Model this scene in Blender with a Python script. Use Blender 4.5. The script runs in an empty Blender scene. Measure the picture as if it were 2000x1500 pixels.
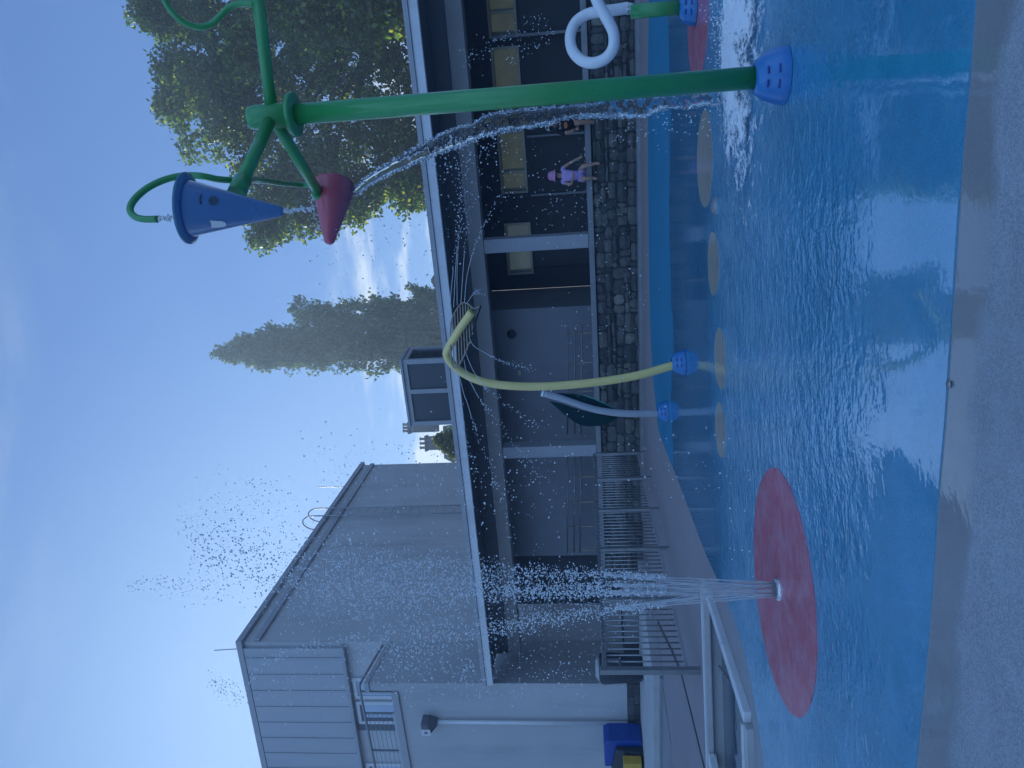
import bpy, math, random
from mathutils import Vector, Matrix
R_ = random.Random(7)
sc = bpy.context.scene
col = sc.collection
PI = math.pi

# ------------------------------------------------------------------ camera model
f = 1450.0
EYE = Vector((0, 0, 1.0))
pit = math.atan(150 / 1450.0)
rol = 0.04
F = Vector((0, math.cos(pit), math.sin(pit)))
U0 = Vector((0, -math.sin(pit), math.cos(pit)))
R0 = Vector((1, 0, 0))
RR = R0 * math.cos(rol) - U0 * math.sin(rol)
UU = U0 * math.cos(rol) + R0 * math.sin(rol)

def ray(x, y): return F + RR * ((750 - y) / f) + UU * ((1000 - x) / f)
def G(x, y, z=0.0):
    d = ray(x, y); return EYE + d * ((z - EYE.z) / d.z)
def DY(x, y, Y):
    d = ray(x, y); return EYE + d * (Y / d.y)
def hitplane(x, y, P0, n):
    d = ray(x, y); return EYE + d * ((P0 - EYE).dot(n) / d.dot(n))

cam = bpy.data.cameras.new("camera")
cam.sensor_fit = 'HORIZONTAL'; cam.sensor_width = 36; cam.lens = 36 * f / 2000
cam.clip_start = 0.05; cam.clip_end = 3000
camo = bpy.data.objects.new("camera", cam); col.objects.link(camo)
m = Matrix.Identity(4)
for i in range(3):
    m[i][0] = -UU[i]; m[i][1] = RR[i]; m[i][2] = -F[i]; m[i][3] = EYE[i]
camo.matrix_world = m
sc.camera = camo

# facade frame: s to the right, t backwards from the stone wall, z up
th = math.radians(22.3)
FA = Vector((-1.24, 14.95, 0)); fe = Vector((math.cos(th), -math.sin(th), 0)); fb = Vector((math.sin(th), math.cos(th), 0))
def FP(s, t, z): return FA + fe * s + fb * t + Vector((0, 0, z))
def onf(x, y, t):
    P = hitplane(x, y, FA + fb * t, fb); q = P - FA
    return q.dot(fe), P.z
def PT(x, y, t): return hitplane(x, y, FA + fb * t, fb)

# ------------------------------------------------------------------ mesh builder
class MB:
    def __init__(s): s.v = []; s.f = []; s.sm = []
    def add(s, vs, fs, smooth=False):
        o = len(s.v); s.v += [tuple(v) for v in vs]
        for q in fs: s.f.append(tuple(i + o for i in q)); s.sm.append(smooth)
    def hexa(s, p):   # p: 4 bottom ccw, 4 top ccw
        s.add(p, [(3, 2, 1, 0), (4, 5, 6, 7), (0, 1, 5, 4), (1, 2, 6, 5), (2, 3, 7, 6), (3, 0, 4, 7)])
    def fbox(s, s0, s1, t0, t1, z0, z1):
        s.hexa([FP(s0, t0, z0), FP(s1, t0, z0), FP(s1, t1, z0), FP(s0, t1, z0), FP(s0, t0, z1), FP(s1, t0, z1), FP(s1, t1, z1), FP(s0, t1, z1)])
    def obox(s, o, a, b, c):   # oriented box from corner o, edges a,b,c
        s.hexa([o, o + a, o + a + b, o + b, o + c, o + a + c, o + a + b + c, o + b + c])
    def bar(s, p0, p1, w, h, up=Vector((0, 0, 1))):
        p0 = Vector(p0); p1 = Vector(p1); d = (p1 - p0).normalized(); a = d.cross(up)
        if a.length < 1e-4: a = d.cross(Vector((1, 0, 0)))
        a.normalize(); c = a.cross(d).normalized()
        o = p0 - a * (w / 2) - c * (h / 2)
        s.obox(o, a * w, p1 - p0, c * h)
    def prism(s, pts, ext):
        n = len(pts); ext = Vector(ext); vs = [Vector(p) for p in pts] + [Vector(p) + ext for p in pts]
        s.add(vs, [tuple(range(n - 1, -1, -1)), tuple(range(n, 2 * n))] + [(i, (i + 1) % n, n + (i + 1) % n, n + i) for i in range(n)])
    def tube(s, pts, rad, n=12, cap=True, smooth=True, squash=None):
        pts = [Vector(p) for p in pts]; N = len(pts)
        if not isinstance(rad, (list, tuple)): rad = [rad] * N
        T = []
        for i in range(N):
            d = pts[min(i + 1, N - 1)] - pts[max(i - 1, 0)]
            T.append(d.normalized() if d.length > 1e-9 else Vector((0, 0, 1)))
        a = T[0].orthogonal().normalized(); vs = []
        for i in range(N):
            a = (a - T[i] * a.dot(T[i])).normalized(); c = T[i].cross(a)
            for k in range(n):
                q = 2 * PI * k / n; vs.append(pts[i] + (a * math.cos(q) + c * math.sin(q)) * rad[i])
        fs = [(i * n + k, i * n + (k + 1) % n, (i + 1) * n + (k + 1) % n, (i + 1) * n + k) for i in range(N - 1) for k in range(n)]
        s.add(vs, fs, smooth)
        if cap:
            o = len(s.v) - len(vs)
            s.f.append(tuple(o + k for k in range(n - 1, -1, -1))); s.sm.append(False)
            s.f.append(tuple(o + (N - 1) * n + k for k in range(n))); s.sm.append(False)
    def lathe(s, prof, base, axis=Vector((0, 0, 1)), n=32, smooth=True, xa=None):
        axis = Vector(axis).normalized(); a = (Vector(xa) if xa else axis.orthogonal()); a = (a - axis * a.dot(axis)).normalized(); c = axis.cross(a)
        base = Vector(base); vs = []
        for (r, h) in prof:
            for k in range(n):
                q = 2 * PI * k / n; vs.append(base + axis * h + (a * math.cos(q) + c * math.sin(q)) * r)
        s.add(vs, [(i * n + k, i * n + (k + 1) % n, (i + 1) * n + (k + 1) % n, (i + 1) * n + k) for i in range(len(prof) - 1) for k in range(n)], smooth)
    def ico(s, c, r, sx=None):
        t = (1 + 5 ** .5) / 2
        V = [(-1, t, 0), (1, t, 0), (-1, -t, 0), (1, -t, 0), (0, -1, t), (0, 1, t), (0, -1, -t), (0, 1, -t), (t, 0, -1), (t, 0, 1), (-t, 0, -1), (-t, 0, 1)]
        k = r / 1.902; sx = sx or (1, 1, 1)
        s.add([(c[0] + v[0] * k * sx[0], c[1] + v[1] * k * sx[1], c[2] + v[2] * k * sx[2]) for v in V],
              [(0, 11, 5), (0, 5, 1), (0, 1, 7), (0, 7, 10), (0, 10, 11), (1, 5, 9), (5, 11, 4), (11, 10, 2), (10, 7, 6), (7, 1, 8), (3, 9, 4), (3, 4, 2), (3, 2, 6), (3, 6, 8), (3, 8, 9), (4, 9, 5), (2, 4, 11), (6, 2, 10), (8, 6, 7), (9, 8, 1)], True)
    def sphere(s, c, r, n=16, m=10, sx=(1, 1, 1), lo=0.0, hi=PI):
        vs = []
        for i in range(m + 1):
            p = lo + (hi - lo) * i / m
            for k in range(n):
                q = 2 * PI * k / n
                vs.append((c[0] + r * sx[0] * math.sin(p) * math.cos(q), c[1] + r * sx[1] * math.sin(p) * math.sin(q), c[2] + r * sx[2] * math.cos(p)))
        s.add(vs, [(i * n + k, (i + 1) * n + k, (i + 1) * n + (k + 1) % n, i * n + (k + 1) % n) for i in range(m) for k in range(n)], True)
    def build(s, name, mat, parent=None, loc=None, bevel=0.0):
        """links everything collected as ONE mesh object; vertices are given in world space"""
        L = Vector(loc) if loc is not None else (root_loc(parent) if parent else Vector((0, 0, 0)))
        me = bpy.data.meshes.new(name)
        me.from_pydata([(v[0] - L.x, v[1] - L.y, v[2] - L.z) for v in s.v], [], s.f)
        me.polygons.foreach_set("use_smooth", s.sm)
        me.materials.append(mat); me.update()
        o = bpy.data.objects.new(name, me); col.objects.link(o)
        if parent: o.parent = parent
        else: o.location = L
        if bevel:
            b = o.modifiers.new("bevel", 'BEVEL'); b.width = bevel; b.segments = 2; b.limit_method = 'ANGLE'
        return o

def root_loc(o):
    while o.parent: o = o.parent
    return o.location.copy()
def tag(o, label, cat, group=None, kind=None):
    if label: o['label'] = label
    if cat: o['category'] = cat
    if group: o['group'] = group
    if kind: o['kind'] = kind
    return o
def thing(name, label, cat, loc, group=None):
    o = bpy.data.objects.new(name, None); col.objects.link(o); o.location = Vector(loc); o.empty_display_size = .1
    return tag(o, label, cat, group)
def spline(pts, n=8):
    pts = [Vector(p) for p in pts]; out = []
    P = [pts[0] * 2 - pts[1]] + pts + [pts[-1] * 2 - pts[-2]]
    for i in range(1, len(P) - 2):
        a, b, c, d = P[i - 1], P[i], P[i + 1], P[i + 2]
        for k in range(n):
            t = k / n
            out.append(.5 * ((2 * b) + (c - a) * t + (2 * a - 5 * b + 4 * c - d) * t * t + (3 * b - a - 3 * c + d) * t ** 3))
    out.append(pts[-1]); return out

# ------------------------------------------------------------------ materials
def newmat(name):
    M = bpy.data.materials.new(name); M.use_nodes = True; nt = M.node_tree
    return M, nt, nt.nodes["Principled BSDF"], nt.nodes["Material Output"]
def N(nt, typ, **kw):
    n = nt.nodes.new(typ)
    for k, v in kw.items():
        if k in n.inputs: n.inputs[k].default_value = v
        else: setattr(n, k, v)
    return n
def ramp(nt, src, stops):
    r = nt.nodes.new('ShaderNodeValToRGB'); cr = r.color_ramp
    while len(cr.elements) < len(stops): cr.elements.new(.5)
    for el, (p, c) in zip(cr.elements, stops):
        el.position = p; el.color = (c, c, c, 1) if not isinstance(c, tuple) else (*c, 1)
    nt.links.new(src, r.inputs[0]); return r.outputs[0]
def mixc(nt, fac, a, b, mode='MIX'):
    x = nt.nodes.new('ShaderNodeMix'); x.data_type = 'RGBA'; x.blend_type = mode
    if hasattr(fac, 'links') or hasattr(fac, 'is_linked'): nt.links.new(fac, x.inputs[0])
    else: x.inputs[0].default_value = fac
    for i, c in ((6, a), (7, b)):
        if isinstance(c, tuple): x.inputs[i].default_value = (*c, 1)
        else: nt.links.new(c, x.inputs[i])
    return x.outputs[2]
def math_(nt, op, a, b=None, clamp=False):
    x = nt.nodes.new('ShaderNodeMath'); x.operation = op; x.use_clamp = clamp
    for i, c in ((0, a), (1, b)):
        if c is None: continue
        if isinstance(c, (int, float)): x.inputs[i].default_value = c
        else: nt.links.new(c, x.inputs[i])
    return x.outputs[0]
def objco(nt): return N(nt, 'ShaderNodeTexCoord').outputs['Object']
def noise(nt, co, scale, detail=4, rough=.55, stretch=None):
    if stretch:
        mp = N(nt, 'ShaderNodeMapping'); mp.inputs['Scale'].default_value = stretch; nt.links.new(co, mp.inputs[0]); co = mp.outputs[0]
    n = N(nt, 'ShaderNodeTexNoise', Scale=scale, Detail=detail, Roughness=rough); nt.links.new(co, n.inputs['Vector']); return n.outputs['Fac']
def plain(name, c, rough=.5, var=.18, scale=6, fine=60, metal=0.0, bump=0.0, coat=0.0, stretch=None, spec=.5):
    M, nt, b, out = newmat(name); co = objco(nt)
    n1 = noise(nt, co, scale, 5, .6, stretch); n2 = noise(nt, co, fine, 2, .5)
    lo = tuple(x * (1 - var) for x in c); hi = tuple(min(1, x * (1 + var)) for x in c)
    cc = mixc(nt, ramp(nt, n1, [(.3, 0.), (.7, 1.)]), lo, hi)
    cc = mixc(nt, ramp(nt, n2, [(.35, 0.), (.65, .35)]), cc, lo)
    nt.links.new(cc, b.inputs['Base Color'])
    rg = ramp(nt, n1, [(.25, max(0, rough - .1)), (.75, min(1, rough + .1))]); nt.links.new(rg, b.inputs['Roughness'])
    b.inputs['Metallic'].default_value = metal; b.inputs['Coat Weight'].default_value = coat; b.inputs['Coat Roughness'].default_value = .08
    b.inputs['Specular IOR Level'].default_value = spec
    if bump:
        bp = N(nt, 'ShaderNodeBump', Strength=bump, Distance=.01); nt.links.new(n2, bp.inputs['Height']); nt.links.new(bp.outputs[0], b.inputs['Normal'])
    return M
M = {}
M['green'] = plain('green_gel_paint', (.030,.30,.080), .38, .10, 4, 90, coat=.5)
M['blue_plastic'] = plain('blue_plastic', (.016,.18,.46), .34, .12, 7, 60, coat=.4)
M['blue_cone'] = plain('blue_cone_plastic', (.075,.20,.42), .25, .06, 3, 60, coat=.7)
M['rim_green'] = plain('rim_plastic', (.03, .16, .25), .4, .1)
M['red_cone'] = plain('red_cone_plastic', (.52,.085,.125), .32, .12, 5, 60, coat=.5)
M['black_plastic'] = plain('black_plastic', (.02, .022, .028), .4, .1)
M['eye_blue'] = plain('faded_dark_print', (.035, .075, .13), .5, .08)
M['white_plate'] = plain('white_plate', (.72, .74, .75), .35, .05)
M['white_pipe'] = plain('white_pipe_paint', (.72, .73, .74), .32, .04, 5, 90, coat=.5)
M['yellow'] = plain('yellow_pipe_paint', (.80,.62,.22), .36, .08, 4, 90, coat=.5)
M['yellow_cut'] = plain('yellow_pipe_end', (.46, .38, .07), .5, .08)
M['grey_pipe'] = plain('grey_pipe_paint', (.37,.38,.41), .36, .08, 4, 90, coat=.4)
M['light_cap'] = plain('pale_end_cap', (.66, .68, .70), .4, .05)
M['teal'] = plain('dark_teal_panel', (.004,.032,.038), .65, .12, spec=.15)
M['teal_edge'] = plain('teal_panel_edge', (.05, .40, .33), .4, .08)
M['rod'] = plain('bronze_rod', (.36,.29,.22), .4, .15, metal=.4)
M['steel'] = plain('galvanised_steel', (.30,.31,.32), .38, .14, 14, 80, metal=.7)
M['steel_bright'] = plain('stainless_steel', (.62, .63, .64), .25, .08, 14, 80, metal=.85)
M['fascia'] = plain('white_fascia_paint', (.68,.69,.71), .5, .06, 2.5, 30)
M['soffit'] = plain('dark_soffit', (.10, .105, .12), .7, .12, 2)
M['beam'] = plain('beam_paint', (.32,.31,.305), .6, .10, 2, 30)
M['column'] = plain('column_paint', (.35,.36,.39), .6, .08, 2.5, 40)
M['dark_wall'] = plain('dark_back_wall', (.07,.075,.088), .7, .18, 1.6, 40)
M['slate_wall'] = plain('slate_render', (.235,.245,.27), .75, .12, 1.4, 60, bump=.15)
M['door'] = plain('dark_door', (.045, .05, .062), .5, .1)
M['roof'] = plain('felt_roof', (.20, .20, .21), .8, .2, 3)
M['coping'] = plain('concrete_coping', (.25,.255,.27), .75, .16, 4, 70, bump=.3)
M['floor'] = plain('terrace_floor', (.25,.255,.265), .7, .18, 2.5, 60, bump=.2)
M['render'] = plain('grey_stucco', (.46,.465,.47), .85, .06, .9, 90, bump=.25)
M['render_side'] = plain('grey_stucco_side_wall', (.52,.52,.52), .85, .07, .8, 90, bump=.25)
M['cladding'] = plain('zinc_cladding', (.40,.415,.44), .5, .07, 1.2, 40, metal=.25)
M['trim'] = plain('roof_trim_metal', (.36,.37,.39), .5, .1)
M['frame_white'] = plain('white_window_frame', (.62, .63, .64), .4, .05)
M['frame_dark'] = plain('dark_window_reveal', (.13, .13, .15), .6, .1)
M['frame_gold'] = plain('aluminium_frame', (.36, .33, .25), .35, .1, metal=.5)
M['wood'] = plain('warm_wood_reveal', (.36, .29, .21), .6, .15)
M['concrete'] = plain('pale_concrete', (.45,.45,.455), .75, .14, 2.5, 80, bump=.3)
M['kerb_pale'] = plain('pale_kerb_metal', (.66, .67, .68), .32, .06, 4, 60)
M['dark_line'] = plain('dark_drain_slot', (.03, .032, .04), .6, .2)
M['bark'] = plain('bark', (.11, .085, .06), .9, .3, 8, 40, bump=.6, stretch=(1, 1, .25))
M['slate_roof'] = plain('slate_roof', (.085, .09, .105), .7, .2, 6, 40)
M['house_render'] = plain('far_house_render', (.42, .40, .37), .85, .1)
M['tile'] = plain('clay_tile_roof', (.42, .25, .17), .8, .2, 5)
M['pot'] = plain('clay_chimney_pot', (.20, .17, .16), .8, .2)
M['bin_blue'] = plain('blue_bin_plastic', (.012, .06, .30), .4, .15)
M['bin_yellow'] = plain('yellow_panel', (.52, .32, .035), .5, .15)
M['bin_dark'] = plain('dark_bin_plastic', (.025, .03, .04), .5, .2)
M['skin'] = plain('skin', (.44, .26, .19), .55, .08, 12, 60)
M['skin_dark'] = plain('tanned_skin', (.38, .21, .15), .55, .08, 12, 60)
M['pink'] = plain('pink_hat_cotton', (.62, .27, .47), .85, .08, 12, 90)
M['lilac'] = plain('lilac_cotton', (.46, .33, .62), .85, .08, 12, 90, bump=.2)
M['black_cotton'] = plain('black_cotton', (.014, .015, .02), .9, .2, 12, 90)
M['shirt_print'] = plain('white_shirt_print', (.6, .6, .58), .8, .1)
M['orange_print'] = plain('orange_shirt_print', (.45, .14, .05), .8, .2)
M['white_cotton'] = plain('white_cap_cotton', (.66, .68, .70), .8, .06)
M['hair'] = plain('dark_brown_hair', (.035, .022, .016), .6, .3, 30, 120)
M['sandal'] = plain('sandal_rubber', (.05, .05, .06), .6, .2)
M['white_rubber'] = plain('white_rubber', (.55, .52, .55), .6, .1)
M['eye'] = plain('eye_dark', (.02, .015, .015), .3, .1)
M['lip'] = plain('lips', (.36, .15, .13), .5, .1)

def streaks(Mx, amt, scale=1.1):
    # rain streaks and grime running down the wall
    nt = Mx.node_tree; b = nt.nodes['Principled BSDF']; src = b.inputs['Base Color'].links[0].from_socket; co = objco(nt)
    a = noise(nt, co, scale * 2.2, 6, .65, (1, 1, .10)); c = noise(nt, co, scale * .5, 4, .6)
    k = math_(nt, 'MULTIPLY', ramp(nt, a, [(.46, 0.), (.72, 1.)]), ramp(nt, c, [(.35, .15), (.65, 1.)]))
    nt.links.new(mixc(nt, math_(nt, 'MULTIPLY', k, amt), src, (.16, .165, .165)), b.inputs['Base Color'])
for k_, a_ in (('render', .42), ('render_side', .38), ('cladding', .30), ('fascia', .35), ('slate_wall', .35), ('column', .25), ('coping', .3)): streaks(M[k_], a_)
def glassmat(name, tint, rough=.12, refl=.5):
    Mx, nt, b, out = newmat(name); co = objco(nt); n1 = noise(nt, co, 1.3, 3)
    nt.links.new(mixc(nt, n1, tuple(x * .8 for x in tint), tuple(min(1, x * 1.15) for x in tint)), b.inputs['Base Color'])
    b.inputs['Roughness'].default_value = rough; b.inputs['Specular IOR Level'].default_value = refl; b.inputs['IOR'].default_value = 1.5
    return Mx
M['glass_dark'] = glassmat('dark_window_glass', (.05, .055, .065), .06)
M['glass_sky'] = glassmat('sky_painted_glass', (.42, .50, .62), .1, .8)  # pale blue base stands in for reflected sky and white curtains
def frosted(name, tint):
    Mx, nt, b, out = newmat(name); co = objco(nt); n1 = noise(nt, co, 2.2, 5, .65)
    tr = N(nt, 'ShaderNodeBsdfTranslucent'); df = N(nt, 'ShaderNodeBsdfDiffuse'); gl = N(nt, 'ShaderNodeBsdfGlossy', Roughness=.25)
    c = mixc(nt, ramp(nt, n1, [(.3, 0.), (.7, 1.)]), tuple(x * .75 for x in tint), tint)
    nt.links.new(c, tr.inputs[0]); nt.links.new(c, df.inputs[0])
    m1 = N(nt, 'ShaderNodeMixShader', Fac=.25); nt.links.new(tr.outputs[0], m1.inputs[1]); nt.links.new(df.outputs[0], m1.inputs[2])
    m2 = N(nt, 'ShaderNodeMixShader', Fac=.06); nt.links.new(m1.outputs[0], m2.inputs[1]); nt.links.new(gl.outputs[0], m2.inputs[2])
    nt.links.new(m2.outputs[0], out.inputs[0]); return Mx
M['frosted'] = frosted('yellowed_frosted_pane', (.27, .295, .235))
M['frosted_pale'] = frosted('pale_frosted_pane', (.30, .35, .35))

def leafmat(name, stops, trans, tfac=.45):
    Mx, nt, b, out = newmat(name)
    g = N(nt, 'ShaderNodeNewGeometry'); c = ramp(nt, g.outputs['Random Per Island'], stops)
    df = N(nt, 'ShaderNodeBsdfDiffuse'); tr = N(nt, 'ShaderNodeBsdfTranslucent'); gl = N(nt, 'ShaderNodeBsdfGlossy', Roughness=.4)
    nt.links.new(c, df.inputs[0]); nt.links.new(mixc(nt, 1.0, c, trans, 'MULTIPLY'), tr.inputs[0])
    m1 = N(nt, 'ShaderNodeMixShader', Fac=tfac); nt.links.new(df.outputs[0], m1.inputs[1]); nt.links.new(tr.outputs[0], m1.inputs[2])
    m2 = N(nt, 'ShaderNodeMixShader', Fac=.05); nt.links.new(m1.outputs[0], m2.inputs[1]); nt.links.new(gl.outputs[0], m2.inputs[2])
    nt.links.new(m2.outputs[0], out.inputs[0]); return Mx
M['leaf'] = leafmat('broad_leaf', [(0, (.015, .036, .011)), (.5, (.026, .062, .017)), (.85, (.065, .12, .026)), (1, (.26, .29, .06))], (2.7, 2.7, .9), .55)
M['poplar_leaf'] = leafmat('poplar_leaf', [(0, (.035, .070, .035)), (.5, (.050, .098, .045)), (1, (.11, .155, .06))], (1.6, 1.8, 1.0), .36)
M['bush_leaf'] = leafmat('bush_leaf', [(0, (.05, .07, .02)), (.5, (.09, .12, .03)), (1, (.16, .18, .05))], (2, 2, 1))

# water
def watermat(name, white=.0, thru=.5):
    Mx, nt, b, out = newmat(name)
    gl = N(nt, 'ShaderNodeBsdfGlass', IOR=1.33, Roughness=.0)
    gl.inputs[0].default_value = (.97, .99, 1, 1)
    if white:
        df = N(nt, 'ShaderNodeBsdfDiffuse'); df.inputs[0].default_value = (.95, .97, .98, 1)
        tr = N(nt, 'ShaderNodeBsdfTranslucent'); tr.inputs[0].default_value = (.85, .88, .9, 1)
        m0 = N(nt, 'ShaderNodeMixShader', Fac=thru); nt.links.new(df.outputs[0], m0.inputs[1]); nt.links.new(tr.outputs[0], m0.inputs[2])
        m1 = N(nt, 'ShaderNodeMixShader', Fac=white); nt.links.new(gl.outputs[0], m1.inputs[1]); nt.links.new(m0.outputs[0], m1.inputs[2])
        nt.links.new(m1.outputs[0], out.inputs[0])
    else: nt.links.new(gl.outputs[0], out.inputs[0])
    return Mx
M['water'] = watermat('clear_water')
M['droplet'] = watermat('water_droplets', .8, 0.0)  # matt white mixed in to imitate bright refracted glints
M['jet'] = watermat('aerated_water', .75, .3)
# foam: opaque white bubbles with ragged holes
Mx, nt, b, out = newmat('splash_foam'); co = objco(nt)
n1 = noise(nt, co, 9, 8, .7); n2 = noise(nt, co, 60, 3, .6)
sx = N(nt, 'ShaderNodeSeparateXYZ'); nt.links.new(co, sx.inputs[0])
rr_ = math_(nt, 'SQRT', math_(nt, 'ADD', math_(nt, 'POWER', math_(nt, 'DIVIDE', sx.outputs[0], 1.0), 2.0), math_(nt, 'POWER', math_(nt, 'DIVIDE', sx.outputs[1], .74), 2.0)))
dens = math_(nt, 'SUBTRACT', 1.10, rr_)
dens = math_(nt, 'ADD', dens, math_(nt, 'MULTIPLY', math_(nt, 'SUBTRACT', n1, .5), 3.0))
dens = math_(nt, 'ADD', dens, math_(nt, 'MULTIPLY', math_(nt, 'SUBTRACT', n2, .5), .9))
fac = ramp(nt, dens, [(.30, 0.), (.75, .92)])
df = N(nt, 'ShaderNodeBsdfDiffuse'); df.inputs[0].default_value = (.86, .88, .9, 1); tp = N(nt, 'ShaderNodeBsdfTransparent')
mx = N(nt, 'ShaderNodeMixShader'); nt.links.new(fac, mx.inputs[0]); nt.links.new(tp.outputs[0], mx.inputs[1]); nt.links.new(df.outputs[0], mx.inputs[2]); nt.links.new(mx.outputs[0], out.inputs[0])
M['foam'] = Mx

# wet rubber surfaces: granule colour, a water film as coat whose ripples vary over the place
def rubber(name, c, film, speck=.22, dry=None, foam=False, calm=True):
    Mx, nt, b, out = newmat(name); co = objco(nt)
    sp = N(nt, 'ShaderNodeSeparateXYZ'); nt.links.new(co, sp.inputs[0])
    g = N(nt, 'ShaderNodeTexVoronoi', Scale=260); nt.links.new(co, g.inputs['Vector'])
    gs = N(nt, 'ShaderNodeSeparateColor'); nt.links.new(g.outputs['Color'], gs.inputs[0])
    n1 = noise(nt, co, .9, 6, .6); n2 = noise(nt, co, 7, 5, .6)
    lo = tuple(x * (1 - speck) for x in c); hi = tuple(min(1, x * (1 + speck)) for x in c)
    cc = mixc(nt, gs.outputs[0], lo, hi)
    cc = mixc(nt, ramp(nt, n1, [(.35, 0.), (.65, .6)]), cc, tuple(x * .66 for x in c))
    n3 = noise(nt, co, 2.7, 8, .72); cc = mixc(nt, ramp(nt, n3, [(.52, 0.), (.62, .28)]), cc, tuple(min(1, x * 1.12 + .05) for x in c))
    cc = mixc(nt, ramp(nt, n2, [(.45, 0.), (.75, .30)]), cc, tuple(min(1, x * 1.2 + .015) for x in c))
    return Mx, nt, b, co, sp, cc, n1, n2
def finish(nt, b, co, sp, cc, wet, ripple, ior=1.6):
    nt.links.new(cc, b.inputs['Base Color'])
    b.inputs['Roughness'].default_value = .75; b.inputs['Specular IOR Level'].default_value = .25
    b.inputs['Coat IOR'].default_value = ior
    if isinstance(wet, float): b.inputs['Coat Weight'].default_value = wet
    else: nt.links.new(wet, b.inputs['Coat Weight'])
    w1 = noise(nt, co, 9, 3, .55, (1.0, 1.35, 1)); w2 = noise(nt, co, 34, 2, .5)
    h = math_(nt, 'ADD', math_(nt, 'MULTIPLY', w1, 1.0), math_(nt, 'MULTIPLY', w2, .35))
    h = math_(nt, 'MULTIPLY', h, ripple)
    bp = N(nt, 'ShaderNodeBump', Strength=1.0, Distance=.012); nt.links.new(h, bp.inputs['Height']); nt.links.new(bp.outputs[0], b.inputs['Coat Normal'])
def smooth(nt, v, a, bb):
    x = N(nt, 'ShaderNodeMapRange'); x.interpolation_type = 'SMOOTHSTEP'
    x.inputs['From Min'].default_value = a; x.inputs['From Max'].default_value = bb; nt.links.new(v, x.inputs[0]); return x.outputs[0]

Mx, nt, b, co, sp, cc, n1, n2 = rubber('blue_rubber_pad', (.022, .285, .475), 1.0)
# paler mid-pad streaks: thin foam, plus rippled sky sheen put into the colour
st = noise(nt, co, 3.5, 7, .68, (1, .7, 1)); band = math_(nt, 'MULTIPLY', smooth(nt, sp.outputs[1], 3.2, 4.3), math_(nt, 'SUBTRACT', 1.0, smooth(nt, sp.outputs[1], 5.2, 6.2)))
cc = mixc(nt, math_(nt, 'MULTIPLY', ramp(nt, st, [(.34, .16), (.68, .8)]), band), cc, (.25, .50, .68))
warp = math_(nt, 'ADD', sp.outputs[1], math_(nt, 'MULTIPLY', math_(nt, 'SUBTRACT', n1, .5), 1.3))
rip = math_(nt, 'ADD', .05, math_(nt, 'MULTIPLY', smooth(nt, warp, 2.55, 3.3), .95))
rip = math_(nt, 'MULTIPLY', rip, math_(nt, 'SUBTRACT', 1.0, math_(nt, 'MULTIPLY', smooth(nt, sp.outputs[1], 5.6, 6.6), .88)))
wetfar = math_(nt, 'SUBTRACT', 1.0, math_(nt, 'MULTIPLY', smooth(nt, math_(nt, 'ADD', warp, math_(nt, 'MULTIPLY', sp.outputs[0], .25)), 8.9, 9.2), .85))
soak = math_(nt, 'MULTIPLY', smooth(nt, sp.outputs[1], 5.9, 6.5), math_(nt, 'POWER', wetfar, 2.0))
cc = mixc(nt, math_(nt, 'MULTIPLY', soak, .8), cc, (.012, .15, .27))
cc = mixc(nt, math_(nt, 'MULTIPLY', math_(nt, 'SUBTRACT', 1.0, wetfar), .8), cc, (.028, .175, .29))
finish(nt, b, co, sp, cc, wetfar, rip, 2.5)
M['pad'] = Mx
Mx, nt, b, co, sp, cc, n1, n2 = rubber('red_rubber', (.60, .135, .185), 1.0, .25)
cc = mixc(nt, ramp(nt, noise(nt, co, 5, 8, .7), [(.42, 0.), (.75, .5)]), cc, (.5, .42, .52))
finish(nt, b, co, sp, cc, .8, .5, 1.5); M['red_spot'] = Mx
Mx, nt, b, co, sp, cc, n1, n2 = rubber('tan_rubber', (.40, .36, .30), 1.0, .25)
finish(nt, b, co, sp, cc, .8, .25, 1.5); M['tan_spot'] = Mx
Mx, nt, b, co, sp, cc, n1, n2 = rubber('grey_rubber_ground', (.32, .345, .375), 1.0, .30)
nn = noise(nt, co, 2.6, 6, .6)
edge = math_(nt, 'ADD', math_(nt, 'ADD', sp.outputs[1], math_(nt, 'MULTIPLY', sp.outputs[0], .225)), math_(nt, 'MULTIPLY', math_(nt, 'SUBTRACT', nn, .5), .30))
wet = math_(nt, 'MULTIPLY', smooth(nt, edge, 1.98, 2.06), math_(nt, 'SUBTRACT', 1.0, smooth(nt, edge, 3.0, 3.6)))
cc = mixc(nt, math_(nt, 'MULTIPLY', wet, .75), cc, (.22, .22, .225))
red = smooth(nt, sp.outputs[1], 4.0, 6.5)
cc = mixc(nt, math_(nt, 'MULTIPLY', red, .8), cc, (.27, .23, .235))
finish(nt, b, co, sp, cc, math_(nt, 'ADD', .06, math_(nt, 'MULTIPLY', wet, .9)), .06, 1.7); M['ground'] = Mx

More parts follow.
